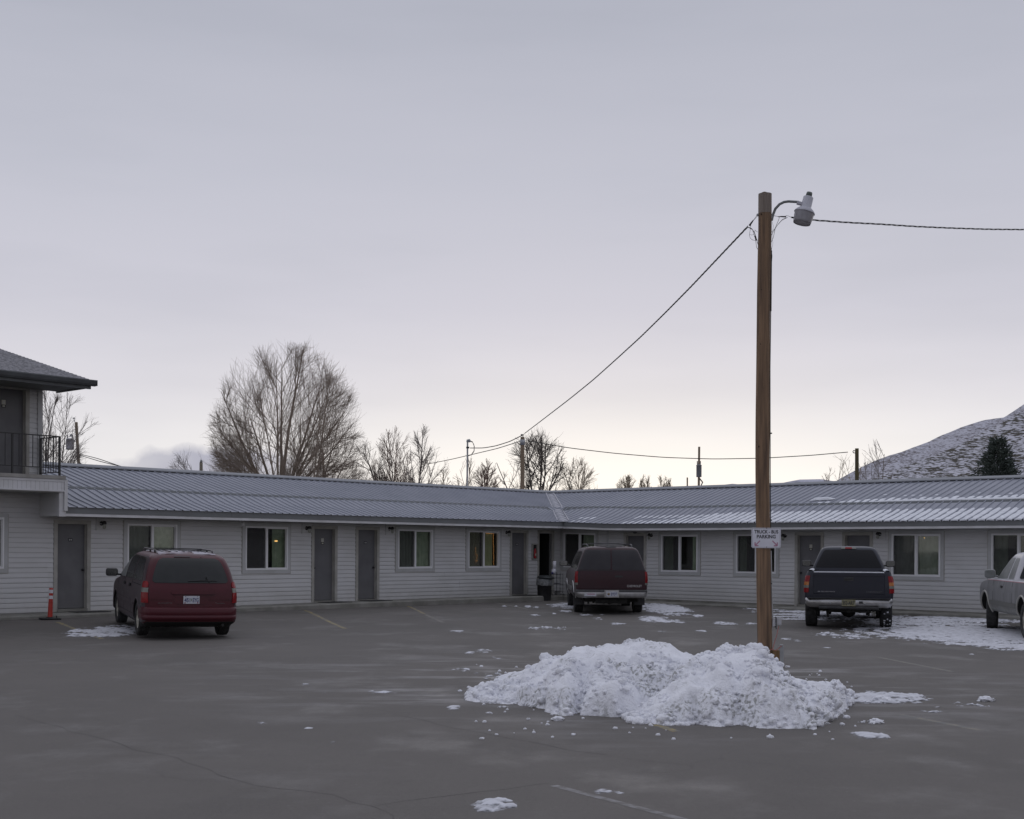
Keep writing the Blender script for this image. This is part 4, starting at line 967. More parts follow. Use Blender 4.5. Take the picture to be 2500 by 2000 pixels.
# ---- red minivan
def red_minivan():
    t = thing('minivan', 'dark red minivan with roof rack parked near the leftmost ground floor door', 'minivan')
    T = smooth_table([(.22, .80, .30, 4.70, .10, .2), (.27, .86, .16, 4.90, .14, .3), (.34, .905, .03, 5.02, .18, .4), (.50, .915, .055, 5.06, .20, .5), (.80, .915, .075, 5.0, .17, .5), (.95, .905, .10, 4.75, .16, .5), (1.03, .89, .13, 4.20, .16, .5),
                      (1.10, .875, .155, 3.92, .16, .3), (1.34, .82, .26, 3.36, .17, .3), (1.53, .75, .38, 2.95, .18, .35), (1.595, .70, .48, 2.78, .20, .35), (1.635, .62, .60, 2.55, .22, .35), (1.66, .50, .78, 2.25, .25, .3), (1.67, .25, 1.1, 1.9, .2, .2)], 3)
    sh = Shell(T, .05)
    paint = mat('dark_red_paint', (.072, .007, .014), .38, spec=.3, col2=(.060, .006, .012), ns=3, coat=.12, dirt=((.10, .03, .038), .35, 1.0, .22))
    side = mat('dusty_reflection_paint', (.045, .022, .028), .45, col2=(.035, .02, .026), ns=2.5, coat=.15, dirt=((.070, .062, .068), .2, 1.9, 1.0))
    body = sh.mesh(); b = body.build('body', [paint, M_dark, side], t, )
    AX = [.97, 4.02]
    cuts = []
    for yc in AX:
        for sg in (-1, 1): cuts.append(cylx(MB(), yc, .36, .375, sg*.62, sg*1.1))
    boolcut(b, cuts)
    for p in b.data.polygons:      # flanks: road salt plus the dark wall's reflection painted in
        if abs(p.normal.x) > .75 and p.material_index == 0 and p.center.z < 1.62: p.material_index = 2
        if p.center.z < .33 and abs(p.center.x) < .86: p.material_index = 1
    seams = MB()
    # bumper
    mb = MB(); prof = [(.355, .06), (.375, .0), (.455, -.025), (.46, -.012), (.475, -.025), (.59, -.018), (.615, .0), (.62, .08)]
    rows = []
    for z, o in prof:
        row = []
        for f in [-2.0, -1.8, -1.6, -1.4, -1.2, -1, -.75, -.5, -.25, 0, .25, .5, .75, 1, 1.2, 1.4, 1.6, 1.8, 2.0]:
            p = sh.rear(f, z); nn = V((0, -1, 0)) if abs(f) <= 1 else V((math.copysign(sin((abs(f)-1)*pi/2), f), -cos((abs(f)-1)*pi/2), 0)); nn.x *= .15; row.append(p+nn*(.045-o*1.1))
        row = [row[0]+V((.0, .35, 0))]+row+[row[-1]+V((.0, .35, 0))]; rows.append(row)
    mb.grid(rows); mb.build('bumper', paint, t)
    # tailgate seams and glass
    RF = lambda p, z: sh.rear(p, z); ou = V((0, -1, 0))
    tg = panel(RF, [(-1.18, .635), (1.18, .635), (1.24, 1.61), (-1.24, 1.61)], 26, 16, .002, .006, .04, .05, ou)
    tgo = tg.build('tailgate', paint, t)
    g = panel(RF, [(-1.10, 1.085), (1.10, 1.085), (1.05, 1.555), (-1.05, 1.555)], 26, 10, .010, .012, .07, .24, ou); g.build('rear_window', M_cglass, tgo)
    mb = MB(); panel(RF, [(-.50, .865), (.62, .865), (.62, .925), (-.50, .925)], 12, 3, .035, .02, .04, .4, ou, 0, mb); panel(RF, [(-.42, .675), (.42, .675), (.44, .86), (-.44, .86)], 10, 4, .008, .01, .06, .2, ou, 0, mb)
    mb.build('licence_recess', paint, tgo)
    for q0, q1 in ((-1.17, -.45), (.45, 1.17)): panel(RF, [(q0, .762), (q1, .762), (q1, .780), (q0, .780)], 10, 2, .014, .01, .01, .1, ou).build('trim_strip', paint, tgo)
    yp = sh.rear(0, .755).y
    def ex(p, T_): 
        mb = MB(); mb.box(.0-.007, .007, 0, .001, -.02, .03, 0, lambda x_, y_, z_: T_ @ V((x_, z_, y_))); mb.build('tree_emblem', mat('plate_green', (.10, .17, .08), .6), p)
        mb = MB(); 
        for cx_ in (-.125, .12): mb.box(cx_-.012, cx_+.012, 0, .001, -.062, -.046, 0, lambda x_, y_, z_: T_ @ V((x_, z_, y_)))
        mb.build('plate_sticker', M_red, p)
    plate(tgo, yp-.018, .765, [('451', -.080, .112), ('EYG', .080, .112)], extra=ex, w_=.31)
    Tt = Matrix.Translation((-.50, sh.rear(.7, .70).y-.012, .70)) @ REARTXT; text('SILHOUETTE', .028, mat('badge_dark', (.11, .08, .08), .5), tgo, Tt, 'badge', .27)
    Tt = Matrix.Translation((.56, sh.rear(.8, .70).y-.012, .70)) @ REARTXT; text('Premiere', .03, bpy.data.materials['badge_dark'], tgo, Tt, 'badge', .18)
    mb = MB(); pw = sh.rear(.5, 1.10)+V((0, -.02, 0)); mb.tube([pw, sh.rear(.42, 1.20)+V((0, -.03, 0)), sh.rear(.44, 1.16)+V((0, -.035, 0))], .008, 6); mb.tube([sh.rear(-.08, 1.125)+V((0, -.02, 0)), sh.rear(.3, 1.14)+V((0, -.03, 0)), sh.rear(.72, 1.135)+V((0, -.02, 0))], .009, 6); mb.build('rear_wiper', M_black, tgo)
    mb = MB(); panel(RF, [(-.55, 1.572), (.05, 1.572), (.05, 1.586), (-.55, 1.586)], 8, 2, .012, .01, .02, .2, ou, 0, mb); mb.ball(sh.rear(.45, 1.58)+V((0, -.01, 0)), .012); mb.build('high_brake_lamp', M_black, tgo)
    for sg in (-1, 1):
        mb = MB(); F = (lambda p, z: sh.rear(p, z)); o2 = V((sg, -1, 0))
        for z0, z1, mi in ((.70, .865, 0), (.865, .90, 0), (.90, .985, 1), (.985, 1.11, 0)):
            top = z1 > 1.1
            panel(F, [(sg*1.26, z0), (sg*1.92, z0), (sg*(1.92 if not top else 1.86), z1), (sg*(1.26 if not top else 1.34), z1)], 8, 3, .016 if mi == 0 else .013, .02, .25 if top else .01, .35 if top else .03, o2, mi, mb)
        mb.build('tail_lamp', [M_red, M_clear], t)
    # side glass, pillars, doors
    for sg in (-1, 1):
        S = lambda p, z, sg=sg: sh.side(sg, p, z); o2 = V((sg, 0, .2))
        mb = MB(); panel(S, [(.50, 1.10), (1.72, 1.09), (1.66, 1.55), (.86, 1.55)], 14, 8, .004, .008, .10, .16, o2, 0, mb)
        panel(S, [(1.80, 1.09), (2.72, 1.08), (2.55, 1.56), (1.74, 1.555)], 12, 8, .004, .008, .05, .08, o2, 0, mb)
        panel(S, [(2.80, 1.08), (3.62, 1.07), (2.92, 1.54), (2.63, 1.56)], 12, 8, .004, .008, .05, .08, o2, 1, mb)
        mb.build('side_window', [M_cglass2, M_frost], t)
        mb = MB()
        for y0, y1, z0, z1 in ((1.75, 1.757, .42, 1.08), (2.755, 2.762, .42, 1.08), (3.72, 3.727, .5, 1.02)): strip(sh, sg, y0, y1, z0, z1, .002, .002, mb, 0, 2)
        strip(sh, sg, .55, 1.75, 1.015, 1.03, .004, .002, mb, 0, 12); strip(sh, sg, 1.2, 3.6, .40, .41, .002, .002, mb)
        mb.build('door_seam', M_seam, t)
        mb = MB(); strip(sh, sg, 1.40, 3.62, .58, .64, .012, .004, mb); strip(sh, sg, .30, .60, .58, .64, .010, .004, mb, 0, 5); mb.build('side_moulding', side, t)
        for yy in AX:
            mb = MB(); arch(mb, sh, sg, yy, .385, .36, 0, .0, pi, .016); mb.build('wheel_arch_lip', side, t)
        mb = MB()
        for yy in (1.86, 2.62): panel(S, [(yy, .93), (yy+.17, .93), (yy+.17, .99), (yy, .99)], 6, 3, .022, .01, .2, .3, o2, 0, mb)
        mb.build('door_handle', M_seam, t)
        mirror(t, sg, .90, 3.45, 1.14, .25, .17, M_black, M_mirr, .06)
    mb = MB(); mb.box(-.17, .17, .02, .5, .0, .0) if False else None
    mb.rbox((.42, .33, .30), (.5, .25, .16), .05); mb.rbox((-.1, 1.95, .30), (1.3, 2.5, .12), .03); mb.tube([(.62, .05, .27), (.62, .5, .27)], .028, 10); mb.rbox((0, 2.6, .26), (1.3, 3.6, .1), .03); mb.tube([(-.7, AX[0], .33), (.7, AX[0], .33)], .05, 8); mb.build('underbody', M_under, t)
    mb = MB()
    for sg in (-1, 1):
        mb.rbox((sg*.80, .50, .36), (.02, .02, .02), .004)
        mb.rbox((sg*.78, .56, .33), (.20, .018, .24), .006)
    mb.build('mud_flap', M_blkpl, t)
    # rack
    mb = MB()
    for sg in (-1, 1):
        mb.tube([(sg*.56, .80, 1.63), (sg*.56, .90, 1.685), (sg*.575, 1.3, 1.70), (sg*.575, 2.3, 1.70), (sg*.56, 2.55, 1.68), (sg*.56, 2.62, 1.64)], .015, 8)
        for y in (1.02, 1.6, 2.3): mb.rbox((sg*.57, y, 1.66), (.03, .05, .09), .01, 1)
    for y in (1.15, 2.1): mb.tube([(-.575, y, 1.70), (-.3, y, 1.707), (.3, y, 1.707), (.575, y, 1.70)], .010, 6, 1)
    mb.build('roof_rack', [mat('rack_grey', (.16, .15, .155), .4, metal=.5), M_black], t)
    mb = MB()
    for i in range(7):
        x = -.42+.14*i; mb.box(x-.010, x+.010, .95, 2.4, 1.655, 1.682)
    mb.build('roof_slats', M_blkpl, t)
    mb = MB(); rows = []
    for j in range(24):
        y = .62+2.0*j/23; rows.append([V((x, y, 0)) for x in [-.56+1.12*i/16 for i in range(17)]])
    zt_ = lambda x, y: None
    for r_ in rows:
        for p in r_:
            # roof height under (x,y): highest level whose outline contains the point
            lo = 1.45
            for row in T[::-1]:
                if abs(p.x) <= row[1] and row[2]+.05*(abs(p.x)/row[1])**3 <= p.y <= row[3]: lo = row[0]; break
            p.z = lo+.004+.012*NZ.noise(V((p.x*5, p.y*5, 1)))
    # frost: a thin film in the shape of the roof
    mb.grid(rows); mb.build('roof_frost', mat('frost', (.44, .43, .48), .7, col2=(.20, .14, .16), ns=5, nr=(.50, .75)), t)
    for sg in (-1, 1):
        for y in AX: wheel(t, sg*.79, y, .335, .215, .20, M_rubber, M_rim, 5)
    return t
van = red_minivan()
HV = R(24); fw = V((-sin(HV), cos(HV), 0)); rtv = V((cos(HV), sin(HV), 0))
van.location = V((-6.62, 26.35, .035))-fw*.97; van.rotation_euler = (R(1.6), R(.8), HV)
van.location.z = .01

# ---- dark red long wagon
def red_wagon():
    t = thing('suv', 'long dark red station wagon truck with twin frosted rear doors parked by the trash can', 'suv')
    T = smooth_table([(.45, .90, .30, 5.3, .05, .2), (.50, .95, .16, 5.40, .06, .2), (.70, .975, .12, 5.45, .07, .25), (.95, .975, .12, 5.42, .07, .25), (1.10, .965, .13, 5.1, .07, .25), (1.19, .945, .15, 4.2, .07, .25), (1.24, .92, .16, 3.9, .08, .25), (1.50, .835, .22, 3.55, .09, .25), (1.72, .745, .30, 3.25, .10, .25),
                      (1.78, .70, .36, 3.15, .12, .25), (1.82, .60, .46, 3.0, .14, .25), (1.845, .42, .70, 2.8, .14, .2)], 3)
    sh = Shell(T, .02); RF = lambda p, z: sh.rear(p, z); ou = V((0, -1, 0)); AX = [1.32, 4.66]
    paint = mat('dusty_maroon_paint', (.034, .006, .011), .42, spec=.35, col2=(.027, .006, .010), ns=3, coat=.15, dirt=((.045, .026, .032), .5, 1.9, .45))
    side = mat('grimy_maroon_paint', (.085, .07, .075), .5, col2=(.06, .045, .05), ns=3, dirt=((.12, .115, .115), .3, 1.9, .9))
    b = sh.mesh().build('body', [paint, M_dark, side], t); cuts = []
    for yc in AX:
        for sg in (-1, 1): cuts.append(cylx(MB(), yc, .42, .45, sg*.66, sg*1.2))
    boolcut(b, cuts)
    for p in b.data.polygons:
        if p.material_index == 0 and (abs(p.normal.x) > .6): p.material_index = 2
    for s0, s1 in ((-1.42, -.012), (.012, 1.42)):
        sg = -1 if s0 < 0 else 1
        d = panel(RF, [(s0, .70), (s1, .70), (s1*(1.0 if sg < 0 else .98), 1.795), (s0*(.98 if sg < 0 else 1.0), 1.795)], 14, 14, .006, .01, .02, .02, ou).build('rear_door', paint, t)
        a, e = (s0*.93, s1*2.2) if sg < 0 else (s0*2.2, s1*.93)
        panel(RF, [(a, 1.205), (e, 1.205), (e, 1.745), (a, 1.745)], 12, 10, .012, .01, .05, .07, ou).build('rear_window', M_wglass, d)
        if sg > 0:
            panel(RF, [(.10, 1.005), (.34, 1.005), (.34, 1.055), (.10, 1.055)], 6, 3, .014, .01, .15, .3, ou).build('door_handle', M_black, d)
            text('CHEVROLET', .062, mat('badge_chrome', (.40, .39, .40), .35, metal=.6), d, Matrix.Translation((.62, sh.rear(.7, .77).y-.012, .775)) @ REARTXT, 'badge', .40)
    mb = MB(); panel(RF, [(-1.40, 1.178), (1.40, 1.178), (1.40, 1.190), (-1.40, 1.190)], 20, 2, .010, .01, .0, .1, ou, 0, mb); mb.build('belt_seam', M_black, t)
    mb = MB(); panel(RF, [(-.28, 1.805), (.28, 1.805), (.28, 1.822), (-.28, 1.822)], 10, 2, .012, .01, .03, .2, ou, 0, mb); mb.build('high_brake_lamp', M_black, t)
    for sg in (-1, 1):
        mb = MB(); o2 = V((sg*.4, -1, 0))
        panel(RF, [(sg*1.02, .86), (sg*1.96, .86), (sg*1.96, 1.16), (sg*1.10, 1.16)], 8, 6, .018, .03, .10, .06, o2, 0, mb); panel(RF, [(sg*1.02, .80), (sg*1.96, .80), (sg*1.96, .86), (sg*1.02, .86)], 8, 3, .016, .03, .04, .1, o2, 1, mb)
        mb.build('tail_lamp', [M_red, M_clear], t)
        S = lambda p, z, sg=sg: sh.side(sg, p, z); o2 = V((sg, 0, .2)); mb = MB()
        panel(S, [(.38, 1.22), (1.75, 1.22), (1.75, 1.70), (.50, 1.70)], 12, 8, .004, .008, .06, .1, o2, 0, mb); panel(S, [(1.85, 1.22), (2.75, 1.22), (2.75, 1.70), (1.85, 1.70)], 10, 8, .004, .008, .05, .08, o2, 0, mb); panel(S, [(2.85, 1.22), (3.75, 1.22), (3.35, 1.70), (2.85, 1.70)], 10, 8, .004, .008, .05, .08, o2, 0, mb)
        mb.build('side_window', M_cglass2, t)
        for yy in AX:
            mb = MB(); arch(mb, sh, sg, yy, .46, .42, 0, 0, pi, .02); mb.build('wheel_arch_lip', M_chrome, t)
        mb = MB(); strip(sh, sg, 1.9, 4.1, .60, .72, .02, .004, mb); mb.build('side_moulding', M_chrome, t)
        mirror(t, sg, .95, 4.05, 1.335, .25, .15, M_black, M_mirr, .03)
        mb = MB(); mb.rbox((sg*.83, .86, .40), (.30, .02, .34), .008); mb.build('mud_flap', M_blkpl, t)
    # chrome step bumper with black top pad
    mb = MB(); tb_ = Shell([(.455, .90, .0, .25, .10, .02), (.50, .955, -.03, .28, .10, .02), (.60, .965, -.035, .30, .10, .02), (.615, .965, -.03, .30, .10, .02)], .03); mb = tb_.mesh(0)
    tb2 = Shell([(.612, .968, -.045, .30, .10, .02), (.66, .965, -.04, .30, .10, .02), (.672, .94, -.02, .28, .09, .02)], .03).mesh(1); mb.v += []; o_ = len(mb.v); mb.v += tb2.v; mb.f += [[i+o_ for i in f] for f in tb2.f]; mb.m += tb2.m; mb.sm += tb2.sm
    mb.box(-.20, .19, -.065, .0, .47, .665, 0); bu = mb.build('bumper', [M_chrome, M_blkpl], t)
    plate(bu, -.072, .565, [('EYDT', .055, .16)], h=.135, w_=.30, x=.0, ch=.075, extra=lambda p, T_: MB().lathe([(0, 0.001), (.036, .001), (.036, 0)], 20, mtx=T_ @ Matrix.Translation((-.09, 0, 0))).build('plate_seal', mat('plate_gold', (.25, .20, .13), .6), p))
    mb = MB(); mb.box(-.74, -.42, -.068, -.064, .50, .575, 0, lambda x, y, z: V((x, y+.02*abs(x), z)))
    st = mb.build('bumper_sticker', M_plate, bu); mb = MB(); mb.box(-.66, -.46, -.071, -.069, .545, .565, 0, lambda x, y, z: V((x, y+.02*abs(x), z))); mb.build('sticker_band', M_redink, st)
    mb = MB(); mb.rbox((0, .2, .36), (.86, .16, .13), .02); mb.rbox((0, .13, .36), (.10, .08, .09), .01); mb.rbox((0, 2.6, .40), (1.5, 4.4, .14), .03); mb.tube([(-.75, AX[0], .40), (.75, AX[0], .40)], .07, 10); mb.ball((.05, AX[0], .38), .17, sz=(1, 1, .9)); mb.tube([(.7, .55, .36), (.7, 1.2, .36)], .035, 10)
    mb.rbox((-.55, .6, .42), (.3, .5, .14), .03)
    for i in range(9): mb.rbox((-.6+.14*i, .45, .30+.02*(i % 3)), (.06, .04, .05), .01)
    mb.build('underbody', M_under, t)
    text('Reese', .045, M_trim, t, Matrix.Translation((-.25, .118, .37)) @ REARTXT, 'hitch_lettering', .17) if False else None
    mb = MB()
    for sg in (-1, 1): mb.tube([(sg*.60, .75, 1.80), (sg*.605, .78, 1.87), (sg*.62, 1.1, 1.895), (sg*.62, 2.6, 1.90), (sg*.61, 2.9, 1.86), (sg*.60, 2.95, 1.80)], .017, 8)
    for y in (1.15, 2.5): mb.tube([(-.62, y, 1.895), (-.3, y, 1.925), (.3, y, 1.925), (.62, y, 1.895)], .013, 6)
    mb.build('roof_rack', mat('rack_dark', (.09, .09, .095), .4, metal=.5), t)
    mb = MB(); mb.grid([[V((-.52+1.04*i/14, .58+2.3*j/20, 1.822+.025*(1-(i-7)**2/49)+.006*NZ.noise(V((i*.7, j*.7, 3))))) for i in range(15)] for j in range(21)]); mb.build('roof_frost', mat('frost2', (.38, .38, .42), .7, col2=(.12, .08, .09), ns=4, nr=(.45, .62)), t)
    for sg in (-1, 1):
        for y in AX: wheel(t, sg*.82, y, .375, .245, .205, M_rubber, M_rim, 6)
    return t
M_wglass = mat('frosted_dark_glass', (.034, .032, .036), .35, spec=.3, col2=(.044, .042, .046), ns=3)
suv = red_wagon(); suv.location = V((2.69, 35.25, .05)); suv.rotation_euler = (0, 0, R(.5))

# ---- pickups
def pickup(kind):
    dark = kind == 'dark'
    if dark: t = thing('pickup_truck', 'dark blue pickup with chrome bumper parked on snow right of the wooden pole', 'pickup')
    else: t = thing('pickup_truck', 'salt grimed white extended cab pickup cut off by the right edge', 'pickup')
    lift_ = .0; LEN = 5.75
    T = smooth_table([(.50, .88, .20, 5.6, .05, .2), (.56, .95, .10, 5.72, .07, .25), (.75, .985, .06, 5.75, .09, .28), (.95, .99, .06, 5.74, .10, .28), (1.12, .975, .07, 5.6, .10, .28), (1.22, .955, .08, 5.2, .10, .28), (1.30, .93, .09, 4.45, .09, .25), (1.33, .915, .10, 4.30, .08, .25)], 3)
    if not dark: T = smooth_table([(.44, .86, .20, 5.5, .05, .2), (.50, .93, .10, 5.62, .07, .25), (.70, .97, .06, 5.65, .09, .28), (.95, .97, .06, 5.64, .10, .28), (1.08, .955, .07, 5.5, .10, .28), (1.16, .94, .08, 4.8, .10, .28), (1.20, .915, .09, 4.35, .08, .25)], 3)
    sh = Shell(T, .02); RF = lambda p, z: sh.rear(p, z); ou = V((0, -1, 0)); AX = [1.28, 4.85] if dark else [1.22, 4.80]
    zt = T[-1][0]
    if dark:
        paint = mat('dark_blue_paint', (.011, .013, .026), .34, spec=.45, col2=(.013, .015, .028), ns=3, coat=.15, dirt=((.022, .022, .024), .5, 1.5, .35)); side = paint; low = paint
    else:
        paint = mat('white_truck_paint', (.58, .58, .61), .4, col2=(.52, .52, .55), ns=3, coat=.2)
        low = mat('salt_grimed_paint', (.165, .165, .168), .6, col2=(.24, .24, .245), ns=2.5, nr=(.3, .7), stretch=(1, 3, .6)); side = low
        rock = mat('grimed_rocker', (.23, .23, .215), .6, col2=(.15, .15, .14), ns=5)
    mats = [paint, M_dark, side] + ([] if dark else [rock])
    b = sh.mesh().build('body', mats, t); ra = .48 if dark else .455; rz_ = .46 if dark else .42; cuts = []
    for yc in AX:
        for sg in (-1, 1): cuts.append(cylx(MB(), yc, rz_, ra, sg*.66, sg*1.2))
    cuts.append(MB().box(-.80, .80, .16, 2.15, .80, 1.6))
    boolcut(b, cuts)
    if not dark:
        for p in b.data.polygons:
            if p.material_index == 0: p.material_index = 0 if p.center.z > 1.155 else (2 if p.center.z > .70 else 3)
    # cab
    cr = 2.12
    if dark: C = smooth_table([(1.30, .875, cr, 4.20, .10, .2), (1.38, .855, cr+.02, 4.08, .10, .2), (1.60, .765, cr+.08, 3.72, .11, .2), (1.80, .675, cr+.16, 3.40, .12, .2), (1.86, .63, cr+.20, 3.28, .13, .2), (1.90, .52, cr+.30, 3.1, .14, .2), (1.915, .35, cr+.45, 2.9, .12, .15)], 3)
    else: C = smooth_table([(1.15, .885, cr, 4.25, .10, .2), (1.22, .865, cr+.01, 4.10, .10, .2), (1.50, .77, cr+.06, 3.70, .11, .2), (1.68, .70, cr+.10, 3.42, .12, .2), (1.76, .64, cr+.16, 3.25, .14, .2), (1.79, .54, cr+.26, 3.1, .14, .2), (1.805, .38, cr+.4, 2.9, .12, .15)], 3)
    cs = Shell(C, .03); cab = cs.mesh().build('cab', paint, t); CF = lambda p, z: cs.rear(p, z)
    z0, z1 = (1.385, 1.815) if dark else (1.22, 1.66)
    panel(CF, [(-1.22, z0), (1.22, z0), (1.12, z1), (-1.12, z1)], 20, 10, .008, .01, .06, .12, ou).build('rear_window', M_tglass if dark else M_cglass, cab)
    for sg in (-1, 1):
        S = lambda p, z, sg=sg: cs.side(sg, p, z); o2 = V((sg, 0, .3)); mb = MB()
        if dark: panel(S, [(2.35, 1.38), (3.0, 1.37), (3.0, 1.78), (2.48, 1.79)], 10, 8, .004, .008, .05, .08, o2, 0, mb); panel(S, [(3.07, 1.37), (3.95, 1.36), (3.50, 1.77), (3.07, 1.78)], 10, 8, .004, .008, .05, .08, o2, 0, mb)
        else: panel(S, [(2.36, 1.21), (2.86, 1.205), (2.80, 1.66), (2.46, 1.66)], 10, 8, .005, .008, .10, .10, o2, 0, mb); panel(S, [(2.97, 1.205), (3.98, 1.19), (3.42, 1.66), (2.90, 1.67)], 10, 8, .005, .008, .05, .08, o2, 0, mb)
        mb.build('side_window', M_cglass2 if dark else M_frost, t)
        mirror(t, sg, .885 if dark else .88, 3.92, 1.47 if dark else 1.30, .24, .16 if dark else .19, M_black if dark else M_frost, M_mirr if dark else M_frost, .04)
        for yy in AX:
            mb = MB(); arch(mb, sh, sg, yy, ra+.012, rz_, 0, 0, pi, .022, .004); mb.build('wheel_arch_lip', paint if dark else M_beige, t)
        mb = MB()
        for y0, y1, a, c in ((2.10, 2.108, .6, zt-.02), (2.90, 2.908, .55, zt-.02), (3.98, 3.988, .6, zt-.04)): strip(sh, sg, y0, y1, a, c, .002, .002, mb, 0, 2)
        mb.build('door_seam', M_seam, t)
        if not dark:
            mb = MB(); strip(sh, sg, .1, 5.3, 1.150, 1.162, .003, .002, mb, 0, 30); mb.build('pinstripe', mat('red_pinstripe', (.42, .17, .20), .5), t)
            mb = MB(); strip(sh, sg, 1.72, 4.33, .60, .70, .014, .004, mb, 0, 20); mb.build('side_moulding', mat('moulding_grey', (.14, .14, .13), .6), t)
            mb = MB(); panel(lambda p, z, sg=sg: sh.side(sg, p, z), [(3.0, 1.0), (3.16, 1.0), (3.16, 1.05), (3.0, 1.05)], 6, 3, .02, .01, .2, .3, V((sg, 0, 0)), 0, mb); mb.build('door_handle', M_black, t)
        # tail lamps
        mb = MB(); o2 = V((sg*.5, -1, 0)); zl = .835 if dark else .78
        for a, c, mi in ((0, .105, 0), (.105, .165, 2), (.165, .245, 1), (.245, .385, 0)):
            top = c > .3; panel(RF, [(sg*1.02, zl+a), (sg*1.97, zl+a), (sg*(1.97 if not top else 1.80), zl+c), (sg*1.02, zl+c)], 8, 3, .018, .03, .03, .04, o2, mi, mb)
        mb.build('tail_lamp', [M_red, M_amber, M_clear], t)
    tz0, tz1 = (.80, 1.30) if dark else (.75, 1.18)
    # tailgate
    mb = MB(); mb.rbox((0, .105, (tz0+tz1)/2), (1.60, .09, tz1-tz0), .02, seg=3); mb.box(-.79, .79, .055, .060, tz1-.085, tz1-.080, 1)
    tg = mb.build('tailgate', [low if not dark else paint, M_seam], t)
    mb = MB(); mb.rbox((0, .058, tz1-.15), (.21, .014, .085), .02); mb.rbox((0, .05, tz1-.145), (.16, .012, .035), .01, 1); mb.build('tailgate_handle', [M_blkpl, M_black], tg)
    if dark:
        bd = mat('badge_silver', (.30, .30, .32), .4, metal=.5)
        text('SILVERADO', .022, bd, tg, Matrix.Translation((-.46, .0575, .862)) @ REARTXT, 'badge', .31)
        mb = MB(); mb.box(-.69, -.635, .054, .058, .856, .868); mb.box(-.67, -.655, .054, .058, .851, .873); mb.build('badge', bd, tg)
        text('CHEVROLET', .034, mat('badge_dim', (.075, .075, .085), .4), tg, Matrix.Translation((.56, .0575, .862)) @ REARTXT, 'badge', .35)
        mb = MB(); panel(CF, [(-.35, 1.838), (.35, 1.838), (.35, 1.872), (-.35, 1.872)], 12, 3, .02, .02, .05, .25, ou, 1, mb); panel(CF, [(-.16, 1.838), (.16, 1.838), (.16, 1.872), (-.16, 1.872)], 8, 3, .023, .02, .02, .1, ou, 0, mb)
        mb.build('high_brake_lamp', [M_red, M_clear], t)
        mb = MB()
        for sg in (-1, 1): mb.grid([[V((sg*(.80+x_), y_, zt-.005+.035*e_+.01*NZ.noise(V((y_*4, x_*9, 1))))) for x_, e_ in ((0, 0), (.01, 1), (.06, 1.1), (.09, .9), (.105, 0))] for y_ in [.12, .13, .3, .6, 1.0, 1.5, 1.98, 2.0]])
        mb.tube([(-.78, .10, tz1+.004), (0, .10, tz1+.006), (.78, .10, tz1+.004)], .016, 6); mb.build('rail_snow', M_snow, t)
    # bumper
    bm_ = Shell([(.50, .86, -.02, .20, .08, .03), (.53, .93, -.07, .22, .10, .03), (.60, .97, -.09, .24, .12, .03), (.69, .975, -.09, .24, .12, .03), (.715, .96, -.05, .22, .10, .03)], .04).mesh(0)
    bm_.box(-.98, .98, -.085, .0, .690, .700, 0) if False else None
    bu = bm_.build('bumper', M_chrome, t)
    mb = MB(); mb.rbox((0, -.055, .712), (1.86, .14, .012), .004); mb.rbox((0, -.02, .50), (1.34, .15, .075), .03); mb.rbox((.27, -.097, .625), (.085, .02, .055), .006); mb.build('step_pad', M_blkpl, bu)
    if dark:
        mb = MB()
        for x in (-.41, .36): mb.lathe([(0, .02), (.014, .018), (.022, .0)], 12, mtx=Matrix.Translation((x, -.095, .60)) @ Matrix.Rotation(R(90), 4, 'X'))
        mb.build('bumper_bolt', M_steel, bu)
        plate(bu, -.105, .615, [('352-ART', 0, .27)], ink=M_ink, base=mat('plate_yellow', (.27, .265, .21), .5, col2=(.21, .19, .085), ns=12), ch=.082)
    mb = MB(); mb.rbox((0, .55, .42), (1.0, .8, .08), .03); mb.rbox((0, .12, .44), (.9, .09, .09), .02); mb.rbox((0, .05, .42), (.09, .06, .08), .01); mb.rbox((0, 2.8, .50), (1.45, 4.6, .18), .03)
    mb.tube([(-.8, AX[0], .42), (.8, AX[0], .42)], .055, 10); mb.ball((0, AX[0]-.05, .39), .17, sz=(1.1, 1, 1)); mb.tube([(-.42, .3, .40), (-.42, AX[0]+.2, .30)], .03, 8); mb.tube([(.45, .3, .33), (.45, .8, .36)], .032, 10)
    for x in (-.55, .55): mb.rbox((x, .8, .43), (.06, 1.3, .05), .01); mb.tube([(x*.8, .9, .55), (x*.78, AX[0]-.06, .30)], .028, 8)
    mb.tube([(-.48, .25, .50), (-.46, .25, .26)], .03, 8); mb.build('underbody', M_under, t)
    mb = MB(); mb.box(-.80, .80, .16, 2.12, .78, .81); mb.build('bed_floor', M_under, t)
    for sg in (-1, 1):
        for i, y in enumerate(AX): wheel(t, sg*(.855 if dark else .80), y, .405 if dark else .375, .275 if dark else .245, .21, M_rubber, M_rim, 6, steer=(R(-14) if (i == 1 and not dark) else 0), tread=(dark and i == 0 and sg > 0))
    return t
M_tglass = mat('tinted_glass', (.010, .010, .012), .10, spec=.3)
p1 = pickup('dark'); hd = R(-14.2); c_ = gpx(2071, 1531); f1 = V((-sin(hd), cos(hd), 0)); p1.location = V((c_.x, c_.y, 0))-f1*1.1; p1.location.z = gz(*p1.location.xy)+.01; p1.rotation_euler = (0, 0, hd)
p2 = pickup('white'); hd = R(-8.4); p2.location = V((11.32, 25.75, .01)); p2.rotation_euler = (0, 0, hd)
